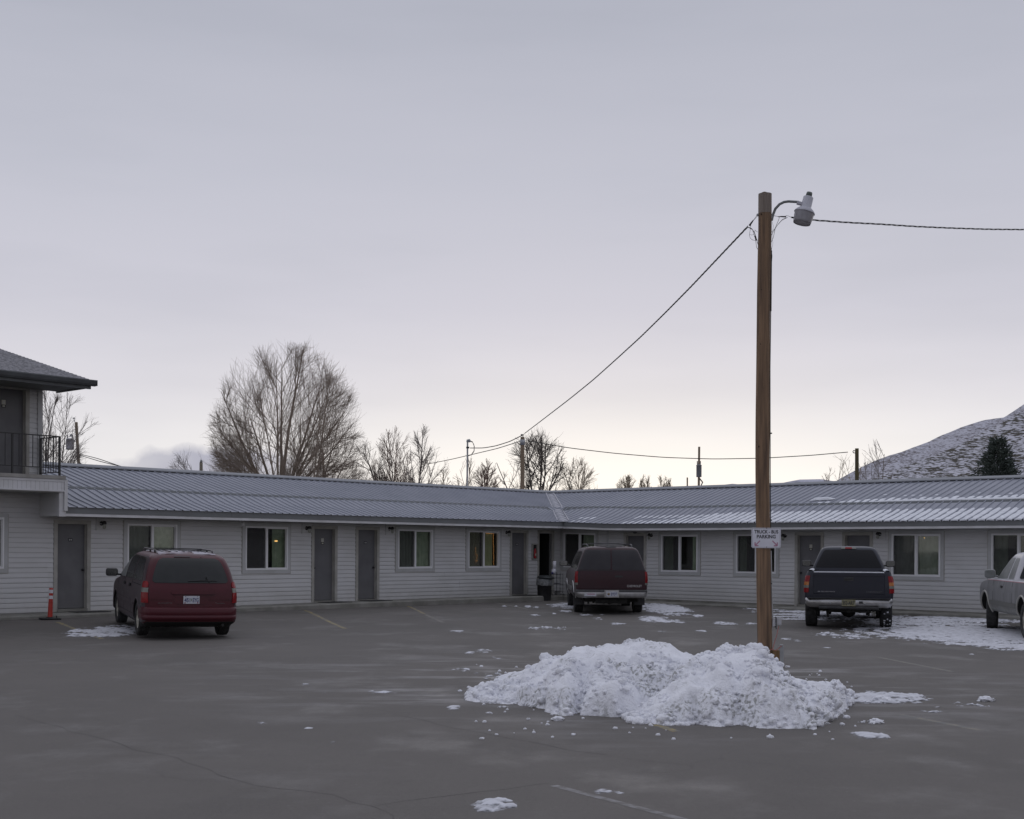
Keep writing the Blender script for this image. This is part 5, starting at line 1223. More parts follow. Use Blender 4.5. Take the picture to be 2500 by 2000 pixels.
# ---------------------------------------------------------------- the wooden pole
PZ = 20.0
pole = thing('utility_pole', 'brown wooden light pole rising from the ploughed snow pile', 'utility pole', (px(1867, 1600, PZ).x, PZ, 0))
def pz(y): return px(1867, y, PZ).z
mb = MB(); rows = []
cl = [(1867.7, 474), (1867.5, 560), (1866, 620), (1864.5, 700), (1863.2, 850), (1862, 1000), (1861.5, 1150), (1862, 1250), (1863.5, 1350), (1865, 1450), (1867, 1560), (1868, 1640)]
cl = [px(x, y, PZ) for x, y in cl]; n = 28; NR = 60
def cpt(f):
    q = f*(len(cl)-1); i = min(int(q), len(cl)-2); return cl[i].lerp(cl[i+1], q-i)
for i in range(NR+1):
    f = i/NR; c = cpt(f); r = .098+.014*f; row = []
    for j in range(n):
        a = 2*pi*j/n; d = .0045*NZ.noise(V((cos(a)*3, sin(a)*3, c.z*.7)))+.003*NZ.noise(V((cos(a)*9, sin(a)*9, c.z*.5)))
        g = -.010*max(0, 1-abs(((a-4.95-.05*sin(c.z*2)) % (2*pi))/.09)) if c.z < 2.6 else 0
        g += -.008*max(0, 1-abs(((a-4.45) % (2*pi))/.06)) if c.z < 1.9 else 0
        row.append(c+V(((r+d+g)*cos(a), (r+d+g)*sin(a), (.012*sin(a*3+1) if i == 0 else 0))))
    rows.append(row)
mb.grid(rows, closed=True); mb.add(rows[0], [list(range(n))]); mb.add(rows[-1], [list(range(n))])
sh_ = mb.build('shaft', M_wood, pole, world=True)
mb = MB(); rnd = random.Random(3)
for x, y in ((1876, 513), (1859, 522), (1866, 524), (1864.5, 605), (1864.5, 667), (1873, 682), (1860, 707), (1868, 760), (1858, 840), (1868, 900), (1864, 1060), (1853, 1090), (1866, 1150)):
    c = px(x, y, PZ-.1); mb.ball(c+V((0, .02, 0)), .012, sz=(1, 1, 1.2))
mb.build('knot', mat('knot', (.05, .035, .025), .9), pole, world=True)
mb = MB(); hs = px(1867.7, 474, PZ)     # grey weathered head
rr = []
for i in range(5):
    z = hs.z+.001-i*.075; row = [V((hs.x+(.1005+.003*NZ.noise(V((j, i, 0))))*cos(2*pi*j/n), hs.y+.1005*sin(2*pi*j/n), z)) for j in range(n)]; rr.append(row)
mb.grid(rr, closed=True); mb.build('weathered_top', mat('weathered_wood', (.26, .22, .19), .9, col2=(.20, .165, .14), ns=9, stretch=(6, 6, .4)), pole, world=True)
# conduits and cables on the pole
mb = MB(); Zc = PZ-.02
mb.tube([px(1884, 612, Zc), px(1882.5, 700, Zc), px(1880, 900, Zc), px(1880.5, 1160, Zc), px(1881.5, 1289, Zc)], .007, 8)
mb.tube([px(1880.5, 520, Zc), px(1880, 590, Zc), px(1884, 625, Zc), px(1883, 640, Zc), px(1882, 760, Zc)], .011, 8)
mb.build('cable', M_wire, pole, world=True)
mb = MB(); mb.tube([px(1882, 1345, Zc), px(1884, 1430, Zc), px(1886, 1508, Zc)], .011, 8, 0)
for y in (1058, 1270, 1330, 1425): c = px(1881.5, y, Zc); mb.rbox(tuple(c), (.04, .03, .02), .004, 1)
mb.build('conduit', [M_steel, M_black], pole, world=True)
c = px(1889, 1519, Zc); mb = MB(); mb.rbox((c.x, c.y, c.z), (.05, .07, .13), .008, 0); mb.rbox((c.x+.028, c.y, c.z+.0), (.012, .10, .16), .003, 1); mb.rbox((c.x+.075, c.y-.0, c.z+.01), (.085, .02, .115), .02, 0)
mb.tube([(c.x+.03, c.y-.02, c.z-.07), (c.x+.03, c.y-.05, c.z-.10)], .008, 6, 1)
mb.build('outlet_box', [mat('grey_outlet', (.48, .48, .50), .5), M_black], pole, world=True)
mb = MB(); mb.rbox(tuple(px(1849.5, 525, PZ)), (.03, .04, .035), .006); mb.rbox(tuple(px(1880.5, 531, PZ)), (.05, .06, .06), .008); mb.build('bracket', M_steel, pole, world=True)
mb = MB()
def wirepx(mb, pts, r=.004, n=6): mb.tube([px(*p) if len(p) == 3 else px(p[0], p[1], PZ) for p in pts], r, n)
wirepx(mb, [(1849, 524), (1841, 536), (1836, 545), (1831, 552)], .003); wirepx(mb, [(1849, 528), (1840, 538)], .003)
mb.tube([px(1839.5, 537, PZ), px(1833, 546, PZ), px(1830, 551, PZ)], [.006, .013, .017], 8)
wirepx(mb, [(1825, 554), (1835, 558), (1842, 568), (1846, 580), (1849, 592), (1851, 598)], .0045); wirepx(mb, [(1826, 555), (1837, 561), (1841, 572), (1845, 588), (1847, 604), (1850, 609)], .0035)
wirepx(mb, [(1833, 550), (1831, 565), (1829.5, 575), (1832, 582), (1837, 586), (1845, 587.5), (1851, 586.5)], .0028); wirepx(mb, [(1830.5, 573), (1835, 574), (1840, 573), (1842, 569), (1843.5, 561)], .0025); wirepx(mb, [(1843.5, 563), (1850, 567)], .0025)
mb.tube([px(1842.5, 576, PZ), px(1847, 586, PZ)], .011, 8)
wirepx(mb, [(1890, 527), (1896, 528), (1903, 531), (1899, 542), (1893, 556), (1888, 580), (1882, 594)], .0035); wirepx(mb, [(1921, 532), (1909, 538), (1897, 551), (1888, 566), (1881, 579)], .0035); wirepx(mb, [(1923, 531), (1911, 535), (1901, 546), (1892, 558), (1880, 571)], .003)
wirepx(mb, [(1885, 541), (1888, 552), (1885, 575), (1887, 595), (1883, 612)], .002); wirepx(mb, [(1917, 528), (1920, 526.5), (1926, 528), (1932, 531)], .003)
mb.tube([px(1899, 529, PZ), px(1908, 529, PZ), px(1919, 529.5, PZ)], [.004, .010, .012], 8)
mb.build('drip_loop', M_wire, pole, world=True)
# lamp
lamp = thing('area_light', 'unlit grey barn light on a curved arm near the top of the wooden pole', 'street lamp', px(1886, 540, PZ-.0))
mb = MB(); mb.tube([px(1884, 538, PZ), px(1887, 525, PZ), px(1893, 510, PZ), px(1903, 499, PZ), px(1914, 493.5, PZ), (px(1925, 492, PZ)), px(1950, 493.5, PZ)], .020, 12); mb.rbox(tuple(px(1884, 531, PZ)), (.04, .05, .10), .008); mb.build('arm', mat('arm_grey', (.19, .20, .20), .5, metal=.3), lamp, world=True)
O = px(1967, 508, PZ-.05); tl = Matrix.Translation(O) @ Matrix.Rotation(R(14), 4, 'Y')   # leans to the right at the top
k = PZ/FOC
mb = MB(); mb.lathe([(0, .175), (.068, .175), (.076, .165), (.080, .01), (.092, .0), (.128, -.030), (.155, -.062), (.160, -.078), (.152, -.082), (.0, -.02)], 32, mtx=tl); mb.rbox((-.10, 0, .045), (.10, .06, .05), .01, 0, tl); mb.build('housing', M_lamp, lamp, world=True)
mb = MB(); mb.lathe([(0, .245), (.040, .245), (.044, .235), (.048, .190), (.032, .186), (.032, .175)], 20, mtx=tl); mb.build('photocell', mat('photocell', (.13, .15, .14), .5), lamp, world=True)
mb = MB(); mb.lathe([(.150, -.08), (.145, -.14), (.137, -.21), (.130, -.245), (.122, -.242), (.13, -.20), (.142, -.08)], 32, mtx=tl)
m_ = mat('ribbed_refractor', (.45, .44, .47), .35, col2=(.38, .37, .40), ns=14); m_.node_tree.nodes['Principled BSDF'].inputs['Transmission Weight'].default_value = .25; mb.build('refractor', m_, lamp, world=True)
mb = MB(); mb.lathe([(0, -.10), (.10, -.10), (.121, -.238), (0, -.18)], 24, mtx=tl); mb.build('reflector', mat('lamp_inner', (.75, .75, .8), .4), lamp, world=True)
# sign
sc_ = px(1870.5, 1313.5, PZ-.125); sg_ = thing('parking_sign', 'white metal sign reading TRUCK - BUS PARKING with two faded arrows on the wooden pole', 'sign', sc_, (0, ROLL*0+R(.0), R(0)))
SWd, SHt = 71*k, 49*k
mb = MB(); bm = bmesh.new(); bmesh.ops.create_cube(bm, size=1); bmesh.ops.scale(bm, vec=(SWd, .004, SHt), verts=bm.verts)
bmesh.ops.bevel(bm, geom=[e for e in bm.edges if abs((e.verts[0].co-e.verts[1].co).y) > .001], offset=.012, segments=4, affect='EDGES'); bm.verts.index_update(); mb.add([v.co.copy() for v in bm.verts], [[v.index for v in f.verts] for f in bm.faces]); bm.free()
bd = mb.build('board', M_signw, sg_)
T = Matrix.Translation((0, -.0030, 0)) @ REARTXT
text('TRUCK - BUS', .055, M_ink, bd, T @ Matrix.Translation((0, SHt*.305, 0)), 'lettering', SWd*.82); text('PARKING', .055, M_ink, bd, T @ Matrix.Translation((0, SHt*.065, 0)), 'lettering', SWd*.645)
mb = MB(); w2, h2, q = SWd/2-.011, SHt/2-.011, .0028
for x0, x1, y0, y1 in ((-w2, w2, h2-q, h2), (-w2, w2, -h2, -h2+q), (-w2, -w2+q, -h2+q, h2-q), (w2-q, w2, -h2+q, h2-q)): mb.box(x0, x1, -.0034, -.0024, y0, y1)
mb.build('border', M_ink, bd)
for s in (-1, 1):
    mb = MB(); tip = V((s*.168, -.0034, -.118)); tail = V((s*.095, -.0034, -.043)); d = (tip-tail).normalized(); nn = V((-d.z, 0, d.x)); w_ = .0085
    base = tip-d*.012; mb.add([tail+nn*w_, tail-nn*w_, base-nn*w_, base+nn*w_], [(0, 1, 2, 3)])
    for a in (V((0, 0, .052)), V((-s*.052, 0, 0))): u = a.normalized(); v = V((u.z, 0, -u.x)); mb.add([tip+v*.0085, tip-v*.0085, tip+a-v*.0085, tip+a+v*.0085], [(0, 1, 2, 3)]); 
    for p in mb.v[4:]: p.y -= .0004
    mb.build('arrow', M_redink, bd)
mb = MB()
for z in (SHt/2-.006, -SHt/2+.014): mb.ball((.006, -.004, z), .007, sz=(1, .5, 1))
mb.build('bolt', M_black, bd)
mb = MB(); mb.rbox((-.02, .018, 0), (.05, .03, .2), .004); mb.build('mounting_block', M_wood, sg_)
# steel post, timber and cord at the foot
t = thing('foot_post', 'short galvanised channel post beside the foot of the wooden pole', 'post', px(1907, 1640, 19.95))
mb = MB(); a = px(1907.5, 1578, 19.95); b_ = px(1907.5, 1652, 19.95); mb.box(a.x-.03, a.x+.03, 19.93, 19.936, b_.z, a.z); mb.box(a.x-.034, a.x-.030, 19.93, 19.97, b_.z, a.z); mb.box(a.x+.030, a.x+.034, 19.93, 19.97, b_.z, a.z); mb.rbox((a.x-.0, 19.94, a.z+.01), (.05, .03, .04), .008)
mb.build('channel', M_steel, t, world=True); mb = MB(); mb.tube([px(1866, 1611, 19.85), px(1888, 1613, 19.88), px(1908, 1616, 19.91)], .010, 6); mb.build('strap', M_steel, t, world=True)
t = thing('timber_block', 'stubby brown timber bolted against the pole foot behind the snow', 'timber', px(1892, 1640, 19.98))
mb = MB(); a = px(1883, 1587, 20); b_ = px(1901, 1655, 20); mb.rbox(((a.x+b_.x)/2, 19.98, (a.z+b_.z)/2), (b_.x-a.x, .12, a.z-b_.z), .006); mb.build('timber', mat('raw_timber', (.24, .15, .075), .85, col2=(.17, .105, .05), ns=4, stretch=(8, 8, .6)), t, world=True)
mb = MB(); mb.tube([px(1901, 1529, 19.98), px(1896, 1552, 19.95), px(1889, 1575, 19.93), px(1886.5, 1585, 19.9), px(1870, 1590, 19.86)], .0045, 6); mb.tube([px(1886.5, 1585, 19.9), px(1892, 1589, 19.9), px(1900, 1584, 19.9), px(1908, 1577, 19.92)], .0045, 6)
tag(mb.build('cord', mat('red_cord', (.45, .12, .10), .7)), 'thin red cord hanging from the outlet box to the pole foot', 'cord')
# overhead lines
def catena(mb, pts, r, n=6, twist=0):
    P = []
    for a, b in zip(pts[:-1], pts[1:]):
        for i in range(24): P.append(a.lerp(b, i/24))
    P.append(pts[-1])
    # smooth
    for _ in range(30): P = [P[0]]+[(P[i-1]+P[i]*2+P[i+1])/4 for i in range(1, len(P)-1)]+[P[-1]]
    if twist:
        Q = []
        for i, p in enumerate(P):
            Q.append(p)
        for ph in (0, pi*.66, pi*1.33): mb.tube([p+V((0, cos(i*twist+ph), sin(i*twist+ph)))*r*1.3 for i, p in enumerate(resample(Q, .06))], r*.72, 4, cap=False)
    else: mb.tube(P, r, n)
def resample(P, step):
    out = [P[0]]; acc = 0
    for a, b in zip(P[:-1], P[1:]):
        L_ = (b-a).length; d = step-acc
        while d < L_: out.append(a.lerp(b, d/L_)); d += step
        acc = L_-(d-step)
    return out
def lerpZ(pts, z0, z1):
    """depth runs straight in plan from z0 to z1 between the first and last pixel"""
    x0 = (pts[0][0]-1250)*z0; x1 = (pts[-1][0]-1250)*z1; out = []
    for x, y in pts:
        u = x-1250; # X/Y=u along the line (x0,z0)-(x1,z1)
        den = (x1-x0)-u*(z1-z0); f = (u*z0-x0)/den if abs(den) > 1e-6 else 0; out.append(px(x, y, z0+f*(z1-z0)))
    return out
mb = MB(); catena(mb, lerpZ([(1825, 554), (1757, 626), (1690, 697), (1623, 765), (1565, 822), (1507, 875), (1449, 927), (1391, 974), (1335, 1017), (1280, 1059)], PZ, 52), .010, twist=.55)
tag(mb.build('service_cable', M_wire), 'thick twisted black cable from the wooden pole down to the pale pole behind the roof', 'power line')
mb = MB(); catena(mb, lerpZ([(1932, 531), (1990, 538), (2070, 543.5), (2157, 548), (2230, 553), (2319, 557), (2410, 560), (2520, 561)], PZ, 24), .007, twist=.45)
tag(mb.build('service_cable', M_wire), 'twisted black cable running from the lamp to the right edge', 'power line')
mb = MB(); catena(mb, lerpZ([(1277, 1062), (1245, 1078), (1210, 1089), (1180, 1094), (1148, 1094)], 52, 50), .018)
tag(mb.build('service_cable', M_wire), 'short sagging line between the pale pole and the pipe mast', 'power line')
mb = MB(); catena(mb, lerpZ([(1268, 1078), (1215, 1095), (1160, 1108), (1105, 1121), (1045, 1133)], 52, 66), .016)
tag(mb.build('service_cable', M_wire), 'lower line running left from the pale pole past the pipe mast', 'power line')
mb = MB(); catena(mb, lerpZ([(1284, 1076), (1390, 1094), (1500, 1107), (1620, 1117), (1740, 1121), (1860, 1119), (1980, 1112), (2070, 1104)], 52, 50), .017)
tag(mb.build('service_cable', M_wire), 'long thin line from the pale pole to the green brown pole by the hill', 'power line')
for a_, b_, c_ in (((196, 1112), (245, 1127), (296, 1139)), ((196, 1109), (240, 1120), (292, 1138))):
    mb = MB(); catena(mb, lerpZ([a_, b_, c_], 78, 60), .02)
    tag(mb.build('service_cable', M_wire), ('lower' if a_[1] == 1112 else 'upper')+' of two thin lines sloping right from the leaning transformer pole', 'power line', 'lines behind the left wing roof')
# poles behind
def bgpole(x0, y0, x1, y1, D, r, label, m, parts=None, name='utility_pole', group='utility poles behind the motel'):
    top = px(x0, y0, D); bot = px(x1, y1, D); d = (top-bot); d = d/d.z; base = bot-d*bot.z
    t = thing(name, label, 'utility pole', base, (0, 0, 0), group); mb = MB(); n_ = 10; mb.tube([base.lerp(top, i/n_) for i in range(n_+1)], [r*(1.25-.25*i/n_) for i in range(n_+1)], 12); mb.build('shaft', m, t, world=True)
    if parts: parts(t, top, D)
    return t
def trafo(x, y0, y1, wpx, frost=False, side=1):
    def f(t, top, D):
        a = px(x, y0, D); b = px(x, y1, D); r = wpx/2*D/FOC; z0, z1 = b.z, a.z; mb = MB()
        mb.lathe([(0, 0), (r*.95, 0), (r, .03), (r, z1-z0-.04), (r*1.06, z1-z0-.03), (r*1.06, z1-z0), (r*.5, z1-z0+.06), (0, z1-z0+.08)], 20, mtx=Matrix.Translation((a.x, D, z0)))
        for q in (-.6, .5): mb.tube([(a.x+q*r, D, z1), (a.x+q*r*1.1, D, z1+.28)], .035, 6)
        mb.tube([(a.x, D, (z0+z1)/2+.2), (top.x+.02, D, (z0+z1)/2+.2)], .03, 6)
        mb.build('transformer', mat('transformer_grey', (.22, .23, .25), .6, col2=(.5, .5, .55) if frost else (.18, .19, .2), ns=3, nr=(.42, .5)), t, world=True)
        mb = MB(); mb.tube([(top.x+.04, D, z0-.1), (top.x+.25, D, z0-.35), (top.x+.1, D, z0-.7), (top.x+.45, D, z0-1.0)], .05, 6); mb.build('jumper_cable', M_wire, t, world=True)
    return f
def leftparts(t, top, D):
    trafo(171, 1073, 1098, 19, True)(t, top, D); mb = MB(); a = px(182, 1030, D); b = px(180.5, 1021, D); mb.tube([a, b], .03, 6); mb.rbox(tuple(b), (.16, .06, .06), .01); mb.build('insulator', M_steel, t, world=True)
    mb = MB(); c = px(174, 1066, D); mb.tube([c, px(174, 1060, D)], [.12, .07], 8); mb.build('bushing', M_steel, t, world=True)
bgpole(186, 1031, 192, 1131, 80, .09, 'leaning brown utility pole with grey transformer right of the balcony', M_wood2, leftparts)
bgpole(491, 1130, 491, 1147, 80, .10, 'pale capped pole top peeking over the roof left of the big bare tree', mat('pale_pole', (.30, .27, .22), .8), lambda t, top, D: MB().lathe([(0, .2), (.06, .18), (.09, .0), (0, 0)], 10, mtx=Matrix.Translation(top)).build('cap', M_steel, t, world=True))
bgpole(787, 1098, 791, 1163, 85, .08, 'slim grey utility pole standing among the branches right of the big tree', M_wood2, trafo(781, 1128, 1147, 8))
def mastparts(t, top, D):
    mb = MB(); mb.tube([px(1141, 1080, D), px(1142, 1076, D), px(1145, 1075, D), px(1148, 1079, D)], [.045, .06, .06, .05], 10); mb.build('weatherhead', M_steel, t, world=True)
    mb = MB(); mb.tube([px(x, y, D) for x, y in ((1147, 1078), (1154, 1080), (1158, 1090), (1157, 1103), (1150, 1111), (1144, 1113))], .014, 6); mb.tube([px(x, y, D) for x, y in ((1147, 1077), (1153, 1078), (1157, 1086), (1158, 1100), (1152, 1108))], .012, 6); mb.rbox(tuple(px(1142, 1093, D)), (.12, .12, .06), .01); mb.build('drip_loop', M_wire, t, world=True)
bgpole(1141.5, 1078, 1140.5, 1185, 50, .032, 'thin grey pipe mast with a bent weatherhead', M_steel, mastparts, 'service_mast')
bgpole(1275.5, 1067, 1275.5, 1190, 52, .078, 'stout pale wooden pole behind the corner of the roof', mat('pale_wood', (.30, .23, .16), .85, col2=(.23, .17, .115), ns=3, stretch=(4, 4, .4)),
       lambda t, top, D: [MB().rbox(tuple(px(1275, 1062, D)), (.12, .08, .05), .01).build('line_clamp', M_black, t, world=True), MB().lathe([(.0, 0), (.10, 0), (.10, -.22), (.085, -.22)], 12, mtx=Matrix.Translation(top+V((0, 0, -.1)))).build('metal_band', M_steel, t, world=True)])
bgpole(1707, 1091, 1706, 1188, 90, .075, 'dark pole with a grey transformer canister left of the wooden pole', M_wood2, trafo(1706.5, 1136, 1165, 13))
bgpole(1678, 1166, 1678, 1190, 90, .05, 'short brown pole stub beside the transformer pole', M_wood2)
bgpole(2092, 1095, 2092, 1175, 50, .072, 'greenish brown pole with a hook before the snowy hill', mat('mossy_wood', (.12, .10, .045), .9, col2=(.085, .07, .04), ns=3),
       lambda t, top, D: MB().tube([px(x, y, D) for x, y in ((2090, 1102), (2084, 1100), (2082, 1103), (2084, 1106), (2088, 1106))], .018, 6).build('hook', M_black, t, world=True))

# ---------------------------------------------------------------- trash can, rack, delineator
c = gpx(1329, 1466.5); t = thing('trash_can', 'black trash can with a clear liner and dark lid by the open passage', 'trash can', c); kk = c.y/FOC
H_ = 58*kk*.95; mb = MB(); mb.lathe([(0, 0), (.205, 0), (.215, .02), (.245, .66), (.255, .66), (.255, .70), (.235, .70)], 32); mb.build('bin', M_blkpl, t)
mb = MB(); rows = []
for j, (r, z) in enumerate([(.24, .70), (.262, .715), (.27, .66), (.265, .60), (.275, .54), (.262, .50)]): rows.append([V(((r+.02*NZ.noise(V((cos(a)*3, sin(a)*3, z*9))))*cos(a), (r+.02*NZ.noise(V((cos(a)*3, sin(a)*3, z*9))))*sin(a), z+(.05*NZ.noise(V((cos(a)*2, sin(a)*2, 5))) if j == 5 else 0))) for a in [2*pi*i/40 for i in range(40)]])
mb.grid(rows, closed=True); mb.build('bin_liner', mat('bin_liner', (.26, .27, .27), .35, col2=(.12, .125, .13), ns=12), t)
mb = MB(); mb.lathe([(.0, .73), (.268, .73), (.29, .735), (.292, .765), (.27, .785), (.20, .815), (.10, .835), (0, .84)], 32, mtx=Matrix.Rotation(R(3), 4, 'Y')); mb.build('lid', mat('lid_plastic', (.035, .04, .042), .45), t)
c = gpx(1359, 1465); c.z = W('L', -.9, .6, .27).z; t = thing('wire_rack', 'small black wire rack beside the trash can', 'rack', c, (0, 0, R(20))); mb = MB(); w_ = .34; d_ = .25
mb.tube([(-w_*.15, -d_/2, 0), (-w_*.15, -d_/2, .78)], .009, 6)
for x, y in ((-w_/2, d_/2), (w_/2, d_/2), (w_/2, -d_/2)): mb.tube([(x, y, 0), (x, y, .74)], .007, 6)
for z in (.15, .38, .58, .70):
    mb.tube([(-w_/2, -d_/2, z), (w_/2, -d_/2, z), (w_/2, d_/2, z), (-w_/2, d_/2, z), (-w_/2, -d_/2, z)], .006, 6)
    for i in range(1, 6): mb.tube([(-w_/2+w_*i/6, -d_/2, z), (-w_/2+w_*i/6, d_/2, z)], .004, 5)
for x in (-.15, .15): mb.tube([(x-.06, -d_/2, .0), (x-.04, -d_/2, .08), (x, -d_/2, .11), (x+.05, -d_/2, .07), (x+.06, -d_/2, 0)], .005, 5)
mb.build('frame', M_black, t)
o = MB().rbox((0, 0, .065), (.20, .17, .13), .01).build('box', mat('dull_box', (.16, .16, .155), .8)); o.location = c+V((.03, .0, .02)); tag(o, 'dull grey box on the ground inside the wire rack', 'box')
o = MB().rbox((0, 0, .03), (.24, .16, .05), .02).build('cloth', mat('pale_cloth', (.35, .35, .38), .9, col2=(.2, .2, .2), ns=30)); o.location = c+V((.02, 0, .385)); tag(o, 'folded pale cloth on the middle shelf of the wire rack', 'cloth')
o = MB().lathe([(0, 0), (.075, 0), (.075, .17), (.03, .18), (0, .18)], 20).build('dispenser', M_signw); o.location = c+V((-.10, -.03, .70)); tag(o, 'white plastic tub standing on the wire rack', 'tub')
o = MB().lathe([(0, 0), (.055, 0), (.06, .26), (0, .26)], 20).build('paper_roll', mat('paper', (.72, .72, .78), .8)); o.location = c+V((-.08, -.02, .885)); tag(o, 'white paper roll on top of the white tub', 'paper roll')
o = MB().ball((0, 0, .04), .045).build('bottle_cap', mat('blue_plastic', (.05, .05, .16), .5)); o.location = c+V((-.15, -.10, .70)); tag(o, 'small blue ball shaped cap beside the white tub', 'cap')
c = gpx(122, 1513); t = thing('delineator_post', 'orange delineator post with two white bands on a black base by the leftmost door', 'bollard', c, (R(-.5), R(2.0), R(30)))
k2 = c.y/FOC; mb = MB(); mb.rbox((0, 0, .02), (.44, .32, .035), .012); mb.lathe([(.09, .035), (.07, .06), (.0, .06)], 20); mb.tube([(.16, .1, .03), (.16, .1, .09)], .012, 6); mb.build('base', M_rubber, t)
Hd = (1513-1436)*k2; rf_ = lambda z: .056-.014*min(1, z/Hd)
mb = MB(); rows_ = [(rf_(z), z) for z in (.05, .2, .4, Hd*.655)]; mb.lathe(rows_, 24); mb.lathe([(rf_(Hd*.76), Hd*.76), (rf_(Hd*.84), Hd*.84)], 24); mb.lathe([(rf_(Hd*.95), Hd*.95), (rf_(Hd), Hd), (.02, Hd+.003), (0, Hd-.02)], 24); mb.build('tube', M_orange, t)
mb = MB(); mb.lathe([(rf_(Hd*.655), Hd*.655), (rf_(Hd*.76), Hd*.76)], 24); mb.lathe([(rf_(Hd*.84), Hd*.84), (rf_(Hd*.95), Hd*.95)], 24); mb.build('reflective_band', M_refl, t)

# ---------------------------------------------------------------- ploughed snow pile
# three overlapping mounds, each with its crest line and its foot line
MOUNDS = [([(1130, 1703), (1140, 1694), (1175, 1684), (1208, 1676), (1258, 1652), (1300, 1634), (1325, 1622), (1340, 1612), (1378, 1604), (1402, 1590), (1430, 1588), (1447, 1580), (1480, 1576), (1515, 1574), (1545, 1569), (1575, 1573), (1602, 1587), (1640, 1594), (1668, 1600), (1700, 1606), (1745, 1612), (1800, 1650), (1870, 1700)],
           [(1130, 1706), (1150, 1712), (1190, 1721), (1260, 1720), (1315, 1724), (1350, 1740), (1385, 1748), (1420, 1740), (1450, 1741), (1550, 1743), (1620, 1744), (1740, 1742), (1820, 1730), (1870, 1704)], 1.0),
          ([(1495, 1764), (1530, 1744), (1575, 1706), (1620, 1672), (1660, 1636), (1690, 1614), (1715, 1608), (1738, 1600), (1755, 1590), (1775, 1586), (1800, 1590), (1820, 1588), (1845, 1596), (1868, 1614), (1885, 1628), (1910, 1648), (1940, 1678), (1975, 1720), (2005, 1772)],
           [(1495, 1766), (1540, 1769), (1600, 1768), (1700, 1771), (1760, 1775), (1800, 1773), (1860, 1779), (1930, 1781), (1985, 1784), (2005, 1779)], 1.0),
          ([(1780, 1700), (1830, 1670), (1880, 1648), (1925, 1646), (1950, 1656), (2003, 1664), (2032, 1678), (2060, 1692), (2078, 1703), (2095, 1714)],
           [(1780, 1740), (1880, 1765), (1960, 1768), (2030, 1762), (2048, 1745), (2066, 1729), (2095, 1715)], .8)]
SMOOTH = [([(1418, 1744), (1426, 1700), (1445, 1672), (1480, 1660), (1520, 1660), (1550, 1672), (1572, 1700), (1582, 1744)], [(1418, 1746), (1445, 1748), (1500, 1750), (1560, 1749), (1582, 1746)], .30),
          ([(1640, 1745), (1648, 1715), (1670, 1702), (1705, 1702), (1722, 1716), (1730, 1745)], [(1640, 1760), (1730, 1762)], .25), ([(1872, 1745), (1880, 1712), (1895, 1702), (1912, 1708), (1922, 1745)], [(1872, 1765), (1922, 1767)], .25),
          ([(1745, 1660), (1775, 1640), (1830, 1640), (1860, 1670)], [(1745, 1712), (1860, 1715)], .3)]
def lut(T, x):
    if x <= T[0][0]: return T[0][1]
    for p, q in zip(T[:-1], T[1:]):
        if x <= q[0]: return p[1]+(q[1]-p[1])*(x-p[0])/(q[0]-p[0])
    return T[-1][1]
def pile_h(X, Y):
    u = X/Y*FOC+1250; best = -.1
    if u < 1120 or u > 2105: return -.1
    wob_ = 9*NZ.noise(V((X*2.2, Y*.8, 0)))+7*NZ.noise(V((X*6, Y*2, 9)))+3*NZ.noise(V((X*17, Y*6, 5)))
    pile_h.sm = 0
    for T_, B_, ds in SMOOTH:
        if T_[0][0] < u < T_[-1][0]:
            yb = lut(B_, u)+2*NZ.noise(V((X*5, 0, 3))); Yf = CAMZ*FOC/(yb-1341-ROLL*(u-1250)); Yp = Yf+.26; yt = lut(T_, u); hp = CAMZ-(yt-1341-ROLL*(u-1250))*Yp/FOC; f = (Y-Yf)/.26
            if f > -.02:
                h = hp*(sqrt(max(0, 1-(1-min(1, f))**2))*.9+.1) if f <= 1 else hp+(f-1)*.04
                if f > 1.9: h = -.1
                if h > best: best = h; pile_h.sm = 1
    for T_, B_, ds in MOUNDS:
        x0, x1 = T_[0][0], T_[-1][0]
        if u < x0-6 or u > x1+6: continue
        ub = max(x0, min(x1, u+wob_*1.4)); yb = lut(B_, ub)+wob_*.45; Yf = CAMZ*FOC/(yb-1341-ROLL*(u-1250)); yt = lut(T_, u+wob_*.4); e = (u-x0)/(x1-x0); e = max(0, min(1, e))
        dep = (.7+1.9*sin(pi*e)**.8)*ds; Yp = Yf+dep*.62; hp = CAMZ-(yt-1341-ROLL*(u-1250))*Yp/FOC; hp = max(hp, .0)*sstep(0, .035, e)*sstep(0, .035, 1-e)
        f = (Y-Yf)/(Yp-Yf)
        if hp < .006: continue
        if f < 0: h = -.1+f*.3
        elif f <= 1: h = hp*(.70*(1-(1-f)**1.8)+.30*sstep(0, .18, f))
        else: h = hp*max(-.3, 1-((Y-Yp)/(dep*.7))**1.7)
        if h > best: best = h; pile_h.sm = 0
    sx_ = .55 if X < 3.5 else .13
    g = .27*exp(-((X-3.5)/sx_)**2-((Y-18.7)/1.1)**2)-.03
    if g > best: best = g; pile_h.sm = 0
    return best
def slab(mb, c, r, s, seed):
    bm = bmesh.new(); bmesh.ops.create_icosphere(bm, subdivisions=5, radius=1); bm.verts.index_update(); vs = []
    for v in bm.verts:
        n = v.co; q = V((seed*.37, seed*.11, seed)); k = 1+.16*NZ.noise(n*1.3+q)+.07*NZ.noise(n*3+q)+(.05*NZ.noise(n*9+q)+.03*NZ.noise(n*22+q))*(.3+.7*sstep(-.1, .3, NZ.noise(n*1.1+q*2)))
        p = V((n.x*s[0], n.y*s[1], n.z*s[2]))*r*k; p.z = max(p.z, -r*s[2]*.72+.01*NZ.noise(n*6)); vs.append(c+p)
    mb.add(vs, [[v.index for v in f.verts] for f in bm.faces], 0, True); bm.free()
